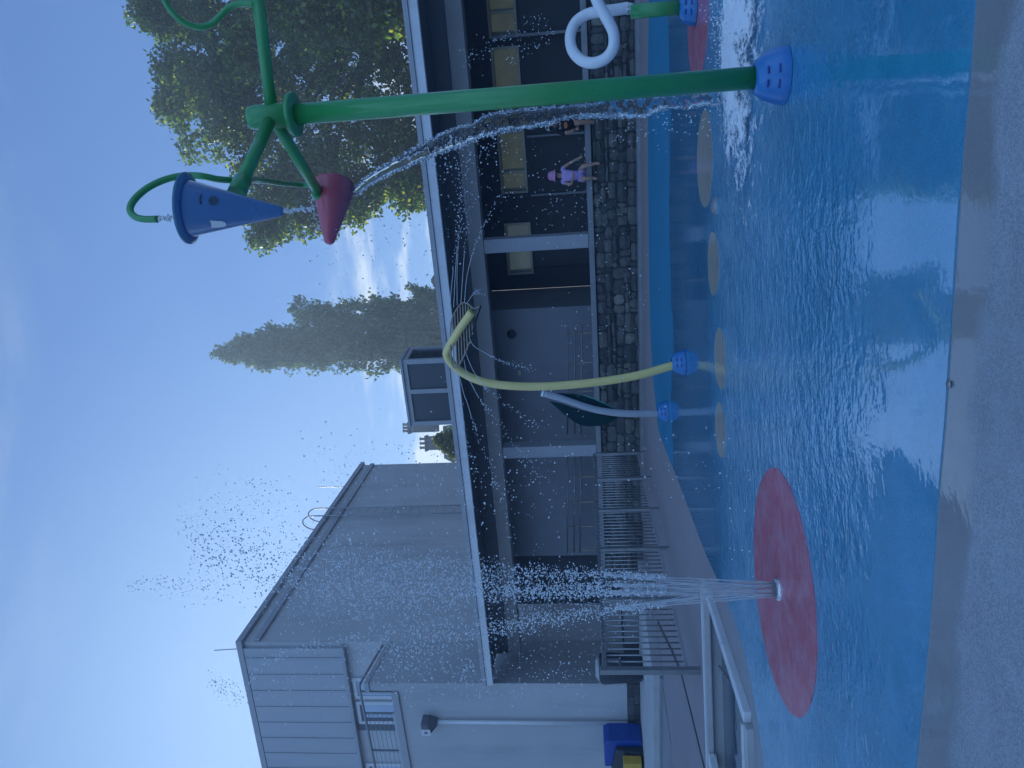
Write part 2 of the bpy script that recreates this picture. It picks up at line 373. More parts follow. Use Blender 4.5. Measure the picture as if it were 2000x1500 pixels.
# stone: colour by block
Mx, nt, b, out = newmat('rubble_stone'); co = objco(nt); g = N(nt, 'ShaderNodeNewGeometry')
c = ramp(nt, g.outputs['Random Per Island'], [(0, (.055, .057, .062)), (.45, (.10, .10, .105)), (.8, (.15, .145, .135)), (.96, (.20, .19, .17)), (1, (.30, .285, .25))])
n1 = noise(nt, co, 7, 6, .7); n2 = noise(nt, co, 40, 4, .65)
cc = mixc(nt, ramp(nt, n1, [(.35, 0.), (.7, .7)]), c, (.045, .05, .05)); cc = mixc(nt, ramp(nt, n2, [(.5, 0.), (.75, .4)]), cc, (.22, .22, .21))
nt.links.new(cc, b.inputs['Base Color']); b.inputs['Roughness'].default_value = .85
bp = N(nt, 'ShaderNodeBump', Strength=.7, Distance=.02); nt.links.new(math_(nt, 'ADD', n1, math_(nt, 'MULTIPLY', n2, .5)), bp.inputs['Height']); nt.links.new(bp.outputs[0], b.inputs['Normal'])
M['stone'] = Mx
M['mortar'] = plain('dark_mortar', (.05, .052, .055), .9, .25, 8, 60, bump=.5)
Mx, nt, b, out = newmat('bath_water'); co = objco(nt); b.inputs['Base Color'].default_value = (.10, .13, .16, 1); b.inputs['Roughness'].default_value = .03; b.inputs['IOR'].default_value = 1.5
bp = N(nt, 'ShaderNodeBump', Strength=.12, Distance=.01); nt.links.new(noise(nt, co, 8, 2), bp.inputs['Height']); nt.links.new(bp.outputs[0], b.inputs['Normal']); M['bath_water'] = Mx

# ------------------------------------------------------------------ light and sky
SUN_AZ, SUN_EL = math.radians(-22), math.radians(19.0)
w = bpy.data.worlds.new("World"); sc.world = w; w.use_nodes = True; nt = w.node_tree
bg = nt.nodes['Background']
sky = N(nt, 'ShaderNodeTexSky'); sky.sky_type = 'NISHITA'; sky.sun_disc = False
sky.sun_elevation = SUN_EL; sky.sun_rotation = SUN_AZ % (2 * PI); sky.air_density = 1.0; sky.dust_density = .6; sky.ozone_density = 2.2; sky.altitude = 100
tc = N(nt, 'ShaderNodeTexCoord'); sp = N(nt, 'ShaderNodeSeparateXYZ'); nt.links.new(tc.outputs['Generated'], sp.inputs[0])
cn = noise(nt, tc.outputs['Generated'], 3.2, 8, .62, (1, 1, 4.5))
cn2 = noise(nt, tc.outputs['Generated'], 1.3, 3, .5, (1, 1, 2.5))
low = math_(nt, 'MULTIPLY', smooth(nt, sp.outputs[2], .015, .06), math_(nt, 'SUBTRACT', 1.0, smooth(nt, sp.outputs[2], .24, .36)))
low = math_(nt, 'MULTIPLY', low, 1.8)
hi = math_(nt, 'MULTIPLY', smooth(nt, sp.outputs[2], .54, .70), .16)
cm = math_(nt, 'MULTIPLY', math_(nt, 'ADD', low, hi), math_(nt, 'MULTIPLY', smooth(nt, cn, .46, .70), smooth(nt, cn2, .36, .56)), True)
sdot = N(nt, 'ShaderNodeVectorMath', operation='DOT_PRODUCT'); nt.links.new(tc.outputs['Generated'], sdot.inputs[0]); sdot.inputs[1].default_value = (math.sin(SUN_AZ) * math.cos(SUN_EL), math.cos(SUN_AZ) * math.cos(SUN_EL), math.sin(SUN_EL))
aur = math_(nt, 'MULTIPLY', math_(nt, 'POWER', math_(nt, 'MAXIMUM', sdot.outputs['Value'], 0.0), 22.0), .42)
gm = N(nt, 'ShaderNodeGamma', Gamma=.55); nt.links.new(sky.outputs[0], gm.inputs[0])
skyc = mixc(nt, 1.0, gm.outputs[0], (.315, .63, 1.25), 'MULTIPLY')
skyc = mixc(nt, aur, skyc, (2.9, 3.9, 5.0))
cl = mixc(nt, math_(nt, 'MULTIPLY', cm, .9), skyc, (4.0, 4.5, 5.1))
# broken bright cloud added in the unseen rear sky to lift shaded surfaces
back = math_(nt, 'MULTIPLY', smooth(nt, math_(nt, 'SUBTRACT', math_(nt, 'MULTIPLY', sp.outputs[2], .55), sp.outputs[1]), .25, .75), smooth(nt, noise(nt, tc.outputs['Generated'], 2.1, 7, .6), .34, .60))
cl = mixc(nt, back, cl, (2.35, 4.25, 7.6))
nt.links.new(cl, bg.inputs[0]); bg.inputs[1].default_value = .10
sl = bpy.data.lights.new("sun", 'SUN'); sl.energy = 3.0; sl.angle = math.radians(.5); sl.color = (1, .93, .82)
so = bpy.data.objects.new("sun", sl); col.objects.link(so)
sd = Vector((math.sin(SUN_AZ) * math.cos(SUN_EL), math.cos(SUN_AZ) * math.cos(SUN_EL), math.sin(SUN_EL)))
so.rotation_euler = sd.to_track_quat('Z', 'Y').to_euler(); so.location = sd * 60
sc.view_settings.view_transform = 'Standard'; sc.view_settings.look = 'None'; sc.view_settings.exposure = 1.12; sc.view_settings.gamma = 1
sc.render.resolution_x = 1024; sc.render.resolution_y = 768
sc.cycles.max_bounces = 10; sc.cycles.transparent_max_bounces = 12; sc.cycles.transmission_bounces = 8; sc.cycles.caustics_reflective = False; sc.cycles.caustics_refractive = False

# ------------------------------------------------------------------ ground, pad, spots, bath
hole = [Vector((-2.36, 5.20, 0)), Vector((-1.95, 6.80, 0)), Vector((-7.2, 7.15, 0)), Vector((-7.4, 5.30, 0))]
big = [Vector((250, -250, 0)), Vector((250, 250, 0)), Vector((-250, 250, 0)), Vector((-250, -250, 0))]
mb = MB(); mb.add(big + hole, [(i, (i + 1) % 4, 4 + (i + 1) % 4, 4 + i) for i in range(4)])
tag(mb.build('ground', M['ground']), None, None, kind='structure')
padpts = [(-3.0, 3.0), (-2.1, 2.74), (-1.29, 2.51), (-.83, 2.38), (-.35, 2.27), (-.12, 2.21), (.3, 2.12), (.56, 2.06), (.91, 1.97), (2, 1.75), (4, 1.9), (6, 3), (7, 5.5), (6.6, 8.2), (5.03, 10.02), (3.4, 11.0), (1.88, 11.57), (.9, 11.85), (.15, 11.74), (-.5, 11.35), (-.83, 10.9), (-1.22, 8.82), (-1.59, 7.05), (-1.71, 6.14), (-1.81, 5.59), (-1.98, 5.16), (-2.36, 4.84), (-3.2, 4.3), (-3.6, 3.6)]
pp = spline([(x, y, .004) for x, y in padpts] + [(padpts[0][0], padpts[0][1], .004)], 5)[:-1]
mb = MB(); mb.prism([p_ - Vector((0, 0, .02)) for p_ in pp], (0, 0, .02)); tag(mb.build('splash_pad', M['pad']), None, None, kind='structure')
def disc(name, c, r, mat, label, cat, group=None, z=.008):
    mb = MB(); n = 72
    ph = R_.random() * 6
    pts = [Vector((c[0] + (r + .006 * math.sin(5 * 2 * PI * k / n + ph)) * math.cos(2 * PI * k / n), c[1] + (r + .006 * math.sin(3 * 2 * PI * k / n + ph)) * math.sin(2 * PI * k / n), z)) for k in range(n)]
    mb.prism([p_ - Vector((0, 0, .02)) for p_ in pts], (0, 0, .02)); return tag(mb.build(name, mat, loc=(c[0], c[1], z)), label, cat, group)
disc('floor_circle', (-1.165, 4.17), .645, M['red_spot'], 'large dull red circle on the blue pad with the tall fountain jet in its middle', 'floor circle', 'red circles on the pad')
disc('floor_circle', (2.98, 6.15), .56, M['red_spot'], 'wet red circle at the foot of the post with the white loop', 'floor circle', 'red circles on the pad')
tg = 'tan circles on the pad'
disc('floor_circle', (1.74, 6.10), .375, M['tan_spot'], 'largest tan circle, just left of the thick green post', 'floor circle', tg)
disc('floor_circle', (.87, 5.89), .245, M['tan_spot'], 'tan circle between the largest one and the one by the yellow pipe', 'floor circle', tg)
disc('floor_circle', (.13, 5.76), .235, M['tan_spot'], 'tan circle in front of the yellow pipe', 'floor circle', tg)
disc('floor_circle', (-.42, 5.87), .215, M['tan_spot'], 'rippled tan circle in front of the grey leaf post, nearest the railing', 'floor circle', tg)

# foot bath left of the pad
t = thing('foot_bath', 'shallow sunken foot bath with pale metal kerbs left of the red circle', 'foot bath', (-4.4, 6.2, 0))
def kerb(p, q, w_, h0, h1, mat, nm, mb=None):
    mb = MB(); d = (q - p).normalized(); a = Vector((-d.y, d.x, 0)) * w_
    mb.obox(Vector((p.x, p.y, h0)), q - p, a, Vector((0, 0, h1 - h0))); return mb.build(nm, mat, t, bevel=.006)
kerb(Vector((-2.36, 5.16, 0)), Vector((-1.93, 6.85, 0)), -.085, -.12, .05, M['kerb_pale'], 'kerb')
kerb(Vector((-7.4, 5.27, 0)), Vector((-2.365, 5.17, 0)), -.09, -.12, .05, M['concrete'], 'kerb')
kerb(Vector((-7.3, 7.15, 0)), Vector((-1.86, 6.86, 0)), .10, -.16, .05, M['concrete'], 'kerb')
mb = MB(); mb.bar((-2.37, 5.163, .058), (-7.4, 5.262, .058), .03, .014); mb.build('edge_strip', M['kerb_pale'], t)
mb = MB(); mb.bar((-1.9, 6.92, .056), (-7.3, 7.2, .056), .025, .010); mb.build('edge_strip', M['kerb_pale'], t)
mb = MB(); mb.add([hole[0] + Vector((.05, -.05, -.16)), hole[1] + Vector((.05, .05, -.16)), hole[2] + Vector((0, .05, -.16)), hole[3] + Vector((0, -.05, -.16))], [(0, 1, 2, 3)]); mb.build('tray_floor', M['concrete'], t)
mb = MB(); mb.tube([(-2.42, 5.25, -.07), (-2.62, 6.85, -.07)], .012, 8); mb.build('pipe', M['steel_bright'], t)
mb = MB(); mb.bar((-3.85, 6.3, .012), (-3.5, 6.95, .012), .12, .06); mb.build('step_block', M['kerb_pale'], t)
mb = MB(); z = -.10; mb.add([hole[0] + Vector((.05, -.05, z)), hole[1] + Vector((.05, .05, z)), hole[2] + Vector((0, .05, z)), hole[3] + Vector((0, -.05, z))], [(0, 1, 2, 3)])
tag(mb.build('water', M['bath_water']), None, None, kind='structure')
# drain slot in the paving
mb = MB(); pts = [G(*q) for q in ((1285, 1215), (1312, 1270), (1330, 1312), (1352, 1400), (1376, 1500), (1385, 1540))]
for a_, b_ in zip(pts, pts[1:]): mb.bar(a_ + Vector((0, 0, .002)), b_ + Vector((0, 0, .002)), .055, .008)
tag(mb.build('drain_channel', M['dark_line'], loc=pts[2]), 'narrow dark drain channel running across the paving behind the foot bath', 'drain')
# low terrace in front of the left block
mb = MB(); mb.fbox(-14, -2.2, -3.97, -.9, -.05, .165); tag(mb.build('terrace', M['concrete'], bevel=.01), None, None, kind='structure')
mb = MB(); mb.fbox(-14, -2.4, -5.12, -3.975, -.05, .012); tag(mb.build('path', M['floor'], bevel=.004), None, None, kind='structure')
mb = MB(); mb.fbox(-14, -2.2, -4.06, -3.972, -.04, .06); tag(mb.build('step', M['coping'], bevel=.008), None, None, kind='structure')

# ------------------------------------------------------------------ pavilion
pav = thing('pavilion', 'long low pavilion with white roof edge and dark open veranda', 'building', FP(2, 0, .4))
SL, SR = -5.28, 12.0
mb = MB(); mb.fbox(SL, SR, -.98, 2.66, 3.42, 3.52); rf = mb.build('roof', M['roof'], pav)
mb = MB(); mb.fbox(SL, SR, -1.06, -.985, 3.325, 3.47); mb.build('fascia', M['fascia'], pav, bevel=.006)
mb = MB(); mb.fbox(SL, SR, -1.085, -.99, 3.473, 3.555); mb.build('roof_edge', M['trim'], pav, bevel=.006)
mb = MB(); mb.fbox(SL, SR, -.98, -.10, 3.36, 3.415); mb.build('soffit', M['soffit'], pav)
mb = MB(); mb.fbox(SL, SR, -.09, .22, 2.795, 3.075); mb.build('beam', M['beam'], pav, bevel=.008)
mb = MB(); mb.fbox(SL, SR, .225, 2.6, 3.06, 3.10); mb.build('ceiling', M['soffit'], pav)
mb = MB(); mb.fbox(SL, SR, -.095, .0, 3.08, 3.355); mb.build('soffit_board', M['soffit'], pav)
for s_ in (4.07, -.145, 8.45):
    mb = MB(); mb.fbox(s_ - .125, s_ + .125, -.06, .19, .905, 2.79); mb.build('column', M['column'], pav, bevel=.008)
mb = MB(); mb.fbox(SL, SR, .25, 2.6, .0, .42); mb.build('floor_slab', M['floor'], pav)
# back wall in pieces round the window row
WZ0, WZ1 = 2.10, 2.66
wins = [(7.58, 8.85), (5.93, 7.43), (4.63, 5.87), (4.05, 4.24), (2.92, 3.98)]
wins = [(7.60, 8.85), (6.20, 7.44), (4.63, 5.87), (2.90, 4.02)]
mb = MB()
mb.fbox(2.56, SR, 2.5, 2.62, .42, WZ0); mb.fbox(2.56, SR, 2.5, 2.62, WZ1, 3.06)
xs = [2.56] + [v for w_ in sorted(wins) for v in w_] + [SR]
for i in range(0, len(xs), 2): mb.fbox(xs[i], xs[i + 1], 2.5, 2.62, WZ0, WZ1)
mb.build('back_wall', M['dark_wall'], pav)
for i, (a_, b_) in enumerate(wins):
    fr = MB(); k = .045
    fr.fbox(a_, b_, 2.46, 2.54, WZ0 - .0, WZ0 + k); fr.fbox(a_, b_, 2.46, 2.54, WZ1 - k, WZ1)
    mid = a_ + (b_ - a_) * (.36 if i != 3 else .5)
    for q in (a_ + k / 2, mid, b_ - k / 2): fr.fbox(q - k / 2, q + k / 2, 2.462, 2.538, WZ0 + k, WZ1 - k)
    wo = fr.build('window', M['frame_gold'], pav)
    pn = MB(); pn.fbox(a_ + k, b_ - k, 2.495, 2.505, WZ0 + k, WZ1 - k); pn.build('pane', M['frosted_pale'] if i == 3 else M['frosted'], wo)
# door leaves and ribs on the dark back wall
for a_, b_ in ((7.62, 8.3), (5.72, 5.76), (4.55, 4.59), (3.05, 3.6)):
    mb = MB(); mb.fbox(a_, b_, 2.44, 2.497, .44, 2.05); mb.build('door_panel' if b_ - a_ > .1 else 'downpipe', M['door'] if b_ - a_ > .1 else M['column'], pav, bevel=.006)
mb = MB(); mb.fbox(7.58, 7.63, 2.3, 2.43, .44, 2.6); mb.build('downpipe', M['column'], pav)
# near wall (enclosed rooms) with vent
mb = MB(); mb.fbox(-3.4, 2.555, 1.0, 1.12, .42, 3.06); mb.fbox(2.44, 2.555, 1.125, 2.5, .42, 3.06); mb.build('room_wall', M['slate_wall'], pav)
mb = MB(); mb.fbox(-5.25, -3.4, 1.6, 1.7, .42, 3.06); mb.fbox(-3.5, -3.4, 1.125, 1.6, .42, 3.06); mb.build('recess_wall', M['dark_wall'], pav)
mb = MB(); vp = FP(2.03, .985, 2.53); mb.lathe([(0, .02), (.085, .02), (.095, 0), (.095, -.01)], vp, -fb, 24); mb.build('vent', M['black_plastic'], pav)
mb = MB(); mb.fbox(2.60, 2.75, .96, .995, .95, 2.0); 
mb = MB(); mb.fbox(1.15, 1.27, .93, .995, 2.40, 2.44); mb.fbox(1.15, 1.17, .93, .995, 2.44, 2.47); mb.build('wall_lamp', M['frame_gold'], pav)

# stone wall, block by block on a mortar core
wallo = thing('stone_wall', 'dark rubble stone wall below the veranda with a flat concrete coping', 'wall', FP(2, 0, 0))
mb = MB(); mb.fbox(-3.1, SR, .0, .245, -.02, .795); mb.build('mortar_core', M['mortar'], wallo)
mb = MB(); s_ = None
sec = -3.1
while sec < SR:
    sw = min(sec + R_.uniform(.5, 1.5), SR)
    rows = [0]
    while rows[-1] < .60: rows.append(rows[-1] + R_.uniform(.07, .21))
    rows.append(.792)
    for z0, z1 in zip(rows, rows[1:]):
        s_ = sec
        while s_ < sw - .01:
            e1 = min(s_ + R_.uniform(.09, .42), sw)
            if sw - e1 < .07: e1 = sw
            pr = R_.uniform(.01, .065); j = lambda: R_.uniform(-.02, .02)
            zz0 = z0 + .006 + max(0, j()); zz1 = min(.79, z1 - .004 + j() * .7)
            a_, b_ = s_ + .006, e1 - .006; nx = 4; nz = 3; vs = []
            for iz in range(nz):
                for ix in range(nx):
                    u_, v_ = ix / (nx - 1), iz / (nz - 1)
                    ed = (ix in (0, nx - 1)) or (iz in (0, nz - 1)); cn_ = (ix in (0, nx - 1)) and (iz in (0, nz - 1))
                    q = pr * (.2 if cn_ else .5 if ed else 1) + R_.uniform(-.012, .012); k_ = .15 if cn_ else 0
                    vs.append(FP(a_ + (b_ - a_) * (u_ + (.5 - u_) * k_) + j() * .6, -q, zz0 + (zz1 - zz0) * (v_ + (.5 - v_) * k_) + j() * .5))
            n0 = len(vs); per = [0, 1, 2, 3, 7, 11, 10, 9, 8, 4]; vs += [vs[i] + fb * .08 for i in per]
            fs = [(iz * nx + ix, iz * nx + ix + 1, (iz + 1) * nx + ix + 1, (iz + 1) * nx + ix) for iz in range(nz - 1) for ix in range(nx - 1)]
            fs += [(per[(i + 1) % 10], per[i], n0 + i, n0 + (i + 1) % 10) for i in range(10)]
            mb.add(vs, fs, False); s_ = e1
    sec = sw
mb.build('stone_face', M['stone'], wallo)
mb = MB(); mb.fbox(-3.12, SR, -.07, .247, .80, .90); mb.build('coping', M['coping'], wallo, bevel=.012)
# raised strip at the wall's foot
mb = MB(); mb.fbox(-1.6, SR, -.45, -.06, -.03, .045); tag(mb.build('kerb_strip', M['coping'], bevel=.01), None, None, kind='structure')

# handrails along the room wall
def handrail(label, s0, s1, loops, off):
    zr = lambda s, k: (1.37 if k == 0 else 1.22 if k == 1 else 1.09) + (2.33 - s) * .048
    t = thing('handrail', label, 'handrail', FP(s0, .55, .45), 'handrails on the veranda wall')
    for k in range(3):
        mb = MB(); mb.tube([FP(s0, .55, zr(s0, k)), FP(s1, .55, zr(s1, k))], .016, 8); mb.build('rail', M['steel'], t)
    if loops:
        mb = MB(); zc = (zr(s0, 1) + zr(s0, 2)) / 2; rr2 = (zr(s0, 1) - zr(s0, 2)) / 2
        mb.tube([FP(s0 + rr2 * math.sin(q), .55, zc + rr2 * math.cos(q)) for q in [PI * i / 10 for i in range(11)]], .016, 8); mb.build('end_loop', M['steel'], t)
    n = int((s0 - s1) / .62) + 1
    for i in range(n):
        s_ = s0 - .12 - i * .62
        if s_ < s1: break
        mb = MB(); mb.tube([FP(s_, .56, .42), FP(s_, .56, zr(s_, 0) - .02)], .014, 8); mb.build('post', M['rod'], t)
handrail('steel triple handrail between the two pale columns, looped at one end', 2.25, -.05, True, 0)
handrail('steel triple handrail behind the barred railing at the fountain side', -.35, -3.0, False, 1)

# rooftop lantern
t = thing('roof_lantern', 'glazed box with grey frame standing on the pavilion roof', 'roof lantern', FP(.6, 1.5, 3.52))
a_, b_, z0, z1, t0, t1 = -.20, 1.38, 3.53, 5.02, 1.5, 2.35
mb = MB()
for s_ in (a_, (a_ + b_) / 2 - .01, b_ - .10): mb.fbox(s_, s_ + .10, t0, t0 + .09, z0, z1)
for s_ in (a_, b_ - .10): mb.fbox(s_, s_ + .10, t1 - .09, t1, z0, z1)
for zz, h in ((z0, .5), (z1 - .10, .10)):
    for u0, u1 in ((a_ + .1, (a_ + b_) / 2 - .01), ((a_ + b_) / 2 + .09, b_ - .1)): mb.fbox(u0, u1, t0 + .005, t0 + .085, zz, zz + h)
    mb.fbox(b_ - .09, b_ - .005, t0 + .09, t1 - .09, zz, zz + h); mb.fbox(a_ + .005, a_ + .09, t0 + .09, t1 - .09, zz, zz + h)
mb.build('frame', M['trim'], t, bevel=.006)
for u0, u1 in ((a_ + .1, (a_ + b_) / 2 - .01), ((a_ + b_) / 2 + .09, b_ - .1)):
    mb = MB(); mb.fbox(u0 + .005, u1 - .005, t0 + .05, t0 + .06, z0 + .505, z1 - .105); mb.build('pane', M['glass_dark'], t)
    mb = MB(); mb.fbox(u0 + .03, u1 - .03, t0 - .006, t0 + .003, z0 + .08, z0 + .42); mb.build('sill_panel', M['cladding'], t)
mb = MB(); mb.fbox(b_ - .06, b_ - .05, t0 + .095, t1 - .095, z0 + .505, z1 - .105); mb.build('pane', M['glass_dark'], t)
mb = MB(); mb.fbox(a_ - .02, b_ + .02, t0 - .03, t1 + .03, z1 + .003, z1 + .05); mb.build('roof_cap', M['bush_leaf'] if False else M['trim'], t)
mb = MB(); mb.fbox(a_ + .05, b_ - .05, t1 - .2, t1 - .19, z0, z1 - .12); mb.build('back_panel', M['glass_dark'], t)

# small vent house on the roof near the tall wall
t = thing('roof_vent', 'small sloping vent hood at the foot of the tall side wall', 'roof vent', FP(-1.7, .9, 3.52))
mb = MB(); p = [FP(-1.9, .6, 3.53), FP(-1.0, .6, 3.53), FP(-1.0, 1.3, 3.53), FP(-1.9, 1.3, 3.53), FP(-1.9, .6, 3.62), FP(-1.0, .6, 3.62), FP(-1.0, 1.3, 3.95), FP(-1.9, 1.3, 3.95)]; mb.hexa(p); mb.build('hood', M['trim'], t, bevel=.008)
mb = MB(); mb.fbox(-1.94, -.96, .5, .597, 3.60, 3.63); mb.build('lip', M['cladding'], t)

# ------------------------------------------------------------------ building on the left
th2 = math.radians(17.3); C0 = Vector((-6.32, 18.11, 0)); be = Vector((math.cos(th2), -math.sin(th2), 0)); bb = Vector((math.sin(th2), math.cos(th2), 0))
def BP(a, t, z): return C0 + be * a + bb * t + Vector((0, 0, z))
def onb(x, y, t=0):
    P = hitplane(x, y, C0 + bb * t, bb); q = P - C0; return q.dot(be), P.z
def ons(x, y):
    P = hitplane(x, y, C0, be); q = P - C0; return q.dot(bb), P.z
hs = thing('house', 'big flat roofed grey building with zinc upper storey and balcony', 'building', FP(-8, 0, .2))
def bbox(mb, a0, a1, t0, t1, z0, z1):
    mb.hexa([BP(a0, t0, z0), BP(a1, t0, z0), BP(a1, t1, z0), BP(a0, t1, z0), BP(a0, t0, z1), BP(a1, t0, z1), BP(a1, t1, z1), BP(a0, t1, z1)])
HT = 10.02
mb = MB(); bbox(mb, -15, 0, 0, 11.2, 0, HT); mb.build('side_wall', M['render_side'], hs)
mb = MB(); bbox(mb, -15.1, .10, -.10, 11.3, HT + .003, HT + .16); mb.build('roof', M['trim'], hs, bevel=.01)
mb = MB(); bbox(mb, .003, .07, .05, 11.2, HT - .42, HT - .26); mb.build('gutter', M['trim'], hs, bevel=.01)
mb = MB(); bbox(mb, -15, -.12, -.09, -.003, 7.46, HT - .01); cl = mb.build('cladding', M['cladding'], hs)
for k in range(36):
    a_ = -.40 - k * .50
    if a_ < -9: break
    mb = MB(); bbox(mb, a_ - .012, a_ + .012, -.108, -.092, 7.47, HT - .02); mb.build('seam', M['cladding'], cl)
mb = MB(); bbox(mb, -15, -.05, -.16, -.003, 7.36, 7.455); mb.build('ledge', M['trim'], hs, bevel=.006)
# lower block with balcony on top
BS = -5.33
BE = -5.88
def fpoly(mb, pts, z0, z1): mb.prism([FP(s_, t_, z0) for s_, t_ in pts], Vector((0, 0, z1 - z0)))
mb = MB(); fpoly(mb, [(-16, -.95), (BS, -.95), (BE, 1.0), (-16, 1.0)], .445, 5.655); mb.build('front_wall', M['render'], hs)
mb = MB(); mb.fbox(-16, BS - .23, -1.0, -.953, 5.50, 5.66); mb.build('balcony_slab', M['trim'], hs, bevel=.01)
mb = MB(); mb.fbox(-16, BS - .02, -.93, 1.5, -.02, .44); mb.build('plinth', M['stone'], hs)
# plinth stones
mb = MB()
for z0, z1 in ((.17, .30), (.305, .437)):
    s_ = -14
    while s_ < BS - .02:
        e1 = min(s_ + R_.uniform(.2, .5), BS - .02); d_ = R_.uniform(.01, .035); mb.fbox(s_ + .008, e1 - .008, -.93 - d_, -.925, z0 + .005, z1 - .004); s_ = e1
mb.build('plinth_stones', M['stone'], hs, bevel=.008)
# side upstand of the balcony, receding to the tall wall
bal = MB(); fpoly(bal, [(BS - .22, -.948), (BS - .002, -.948), (BE, .98), (BE - .22, .98)], 5.657, 6.14); bal.build('parapet', M['render'], hs)
bal = MB(); fpoly(bal, [(BS - .24, -.975), (BS + .02, -.975), (BE + .01, .98), (BE - .24, .98)], 6.143, 6.25); bal.build('parapet_cap', M['trim'], hs, bevel=.006)
rz = 6.39
mb = MB(); mb.tube([FP(BE - .09, .95, rz), FP(BS - .14, -.80, rz), FP(BS - .13, -.86, rz), FP(BS - .16, -.90, rz), FP(BS - .22, -.91, rz), FP(-12, -.91, rz)], .03, 10); rl = mb.build('balcony_rail', M['steel'], hs)
for s_ in (BS - .30, BS - .95, BS - 2.1, BS - 3.3, BS - 4.6):
    mb = MB(); mb.bar(FP(s_, -.9, 5.665), FP(s_, -.9, 6.40), .045, .045, fb); mb.build('baluster_post', M['steel'], rl)
for k in range(6):
    mb = MB(); mb.tube([FP(BS - .9, -.9, 5.78 + k * .105), FP(-12, -.9, 5.78 + k * .105)], .006, 6); mb.build('cable', M['steel'], rl)
mb = MB(); mb.fbox(-12, BS - .9, -.96, -.87, 5.663, 5.72); mb.build('balcony_kerb', M['render'], hs)
# windows of the upper storey (on its front plane, behind the balcony)
def bwin(x0, y0, x1, y1, blind=True):
    a0, z1_ = onb(x0, y1); a1, _ = onb(x0, y0); _, z0_ = onb(x1, (y0 + y1) / 2)
    z1_ = min(z1_, 7.30)
    fr = MB(); k = .09
    bbox(fr, a0, a1, -.06, -.003, z0_, z0_ + k); bbox(fr, a0, a1, -.06, -.003, z1_ - k, z1_); bbox(fr, a0, a0 + k, -.06, -.003, z0_ + k, z1_ - k); bbox(fr, a1 - k, a1, -.06, -.003, z0_ + k, z1_ - k)
    wo = fr.build('window', M['frame_white'], hs, bevel=.006)
    if not blind:
        p = MB(); bbox(p, a0 + k, a1 - k, -.03, -.004, z0_ + k, z1_ - k); p.build('pane', M['glass_sky'], wo); return
    rv = MB(); bbox(rv, a0 + k, a0 + k + .09, -.045, -.004, z0_ + k, z1_ - k); bbox(rv, a0 + k + .09, a1 - k, -.045, -.004, z1_ - k - .06, z1_ - k); rv.build('blind_edge', M['frame_dark'], wo)
    p = MB(); bbox(p, a0 + k + .092, a1 - k, -.03, -.004, z0_ + k, z1_ - k - .062); p.build('pane', M['glass_sky'], wo)
    return a0, a1, z0_, z1_
bwin(684, 1368, 779, 1411)
bwin(684, 1322, 778, 1362, False)
bwin(708, 1488, 800, 1535)
a0, _ = onb(730, 1424); a1, _ = onb(730, 1412)
mb = MB(); bbox(mb, a0, a1, -.05, -.003, 5.9, 7.33); mb.build('window_surround', M['frame_dark'], hs)
# ladder with safety hoop on the side wall
def SP(x, y, off=.12):
    t_, z_ = ons(x, y); return C0 + bb * t_ + be * off + Vector((0, 0, z_))
la = MB(); q0 = SP(906, 996); q1 = SP(906, 1011)
ta, tb = ons(800, 996)[0], ons(800, 1011)[0]
for tt in (ta, tb): la.tube([BP(.14, tt, 3.5), BP(.14, tt, HT + .2)], .022, 8)
ld = la.build('ladder', M['trim'], hs)
for k in range(22):
    mb = MB(); z_ = 3.6 + k * .30; mb.tube([BP(.14, ta, z_), BP(.14, tb, z_)], .012, 6); mb.build('rung', M['trim'], ld)
for tt in (ta, tb):
    mb = MB(); mb.tube(spline([BP(.14, tt, HT + .2), BP(.13, tt, HT + .62), BP(0, tt, HT + .85), BP(-.2, tt, HT + .85), BP(-.36, tt, HT + .6), BP(-.38, tt, HT + .15)], 5), .022, 8); mb.build('hoop', M['trim'], ld)
# aerials
for (x0, x1, y_) in ((637, 676, 945), (425, 480, 1276)):
    if y_ == 945: P0 = SP(676, 945, -.1); P1 = P0 + Vector((0, 0, 1.15))
    else: P0 = BP(onb(480, 1276)[0], .2, HT + .1); P1 = P0 + Vector((-.05, 0, .85))
    mb = MB(); mb.tube([P0, P1], .014, 6); mb.build('aerial', M['rod'] if y_ == 945 else M['trim'], hs)
# downpipe with hopper head
Pt = PT(852, 1412, -1.06); Pb = PT(1222, 1405, -1.06)
s_t = (Pt - FA).dot(fe)
mb = MB(); mb.tube([FP(s_t, -1.03, .45), FP(s_t, -1.03, Pt.z)], .042, 12); dp = mb.build('downpipe', M['frame_white'], hs)
mb = MB(); zt = PT(827, 1418, -1.06).z
mb.hexa([FP(s_t - .06, -1.10, Pt.z - .02), FP(s_t + .06, -1.10, Pt.z - .02), FP(s_t + .06, -.96, Pt.z - .02), FP(s_t - .06, -.96, Pt.z - .02)] + [FP(s_t - .17, -1.24, zt - .16), FP(s_t + .13, -1.24, zt - .16), FP(s_t + .13, -.96, zt - .16), FP(s_t - .17, -.96, zt - .16)])
mb.fbox(s_t - .17, s_t + .13, -1.24, -.96, zt - .155, zt)
hp = mb.build('hopper', M['frame_dark'], dp)
mb = MB(); mb.fbox(s_t - .165, s_t + .02, -1.25, -1.242, zt - .17, zt - .01); mb.build('face_plate', M['frame_white'], hp) if False else None
mb = MB(); mb.fbox(s_t - .175, s_t + .0, -1.256, -1.243, zt - .20, zt + .005); mb.fbox(s_t - .1, s_t - .07, -1.262, -1.257, zt - .13, zt - .05)
mb.build('hopper_plate', M['frame_white'], dp)
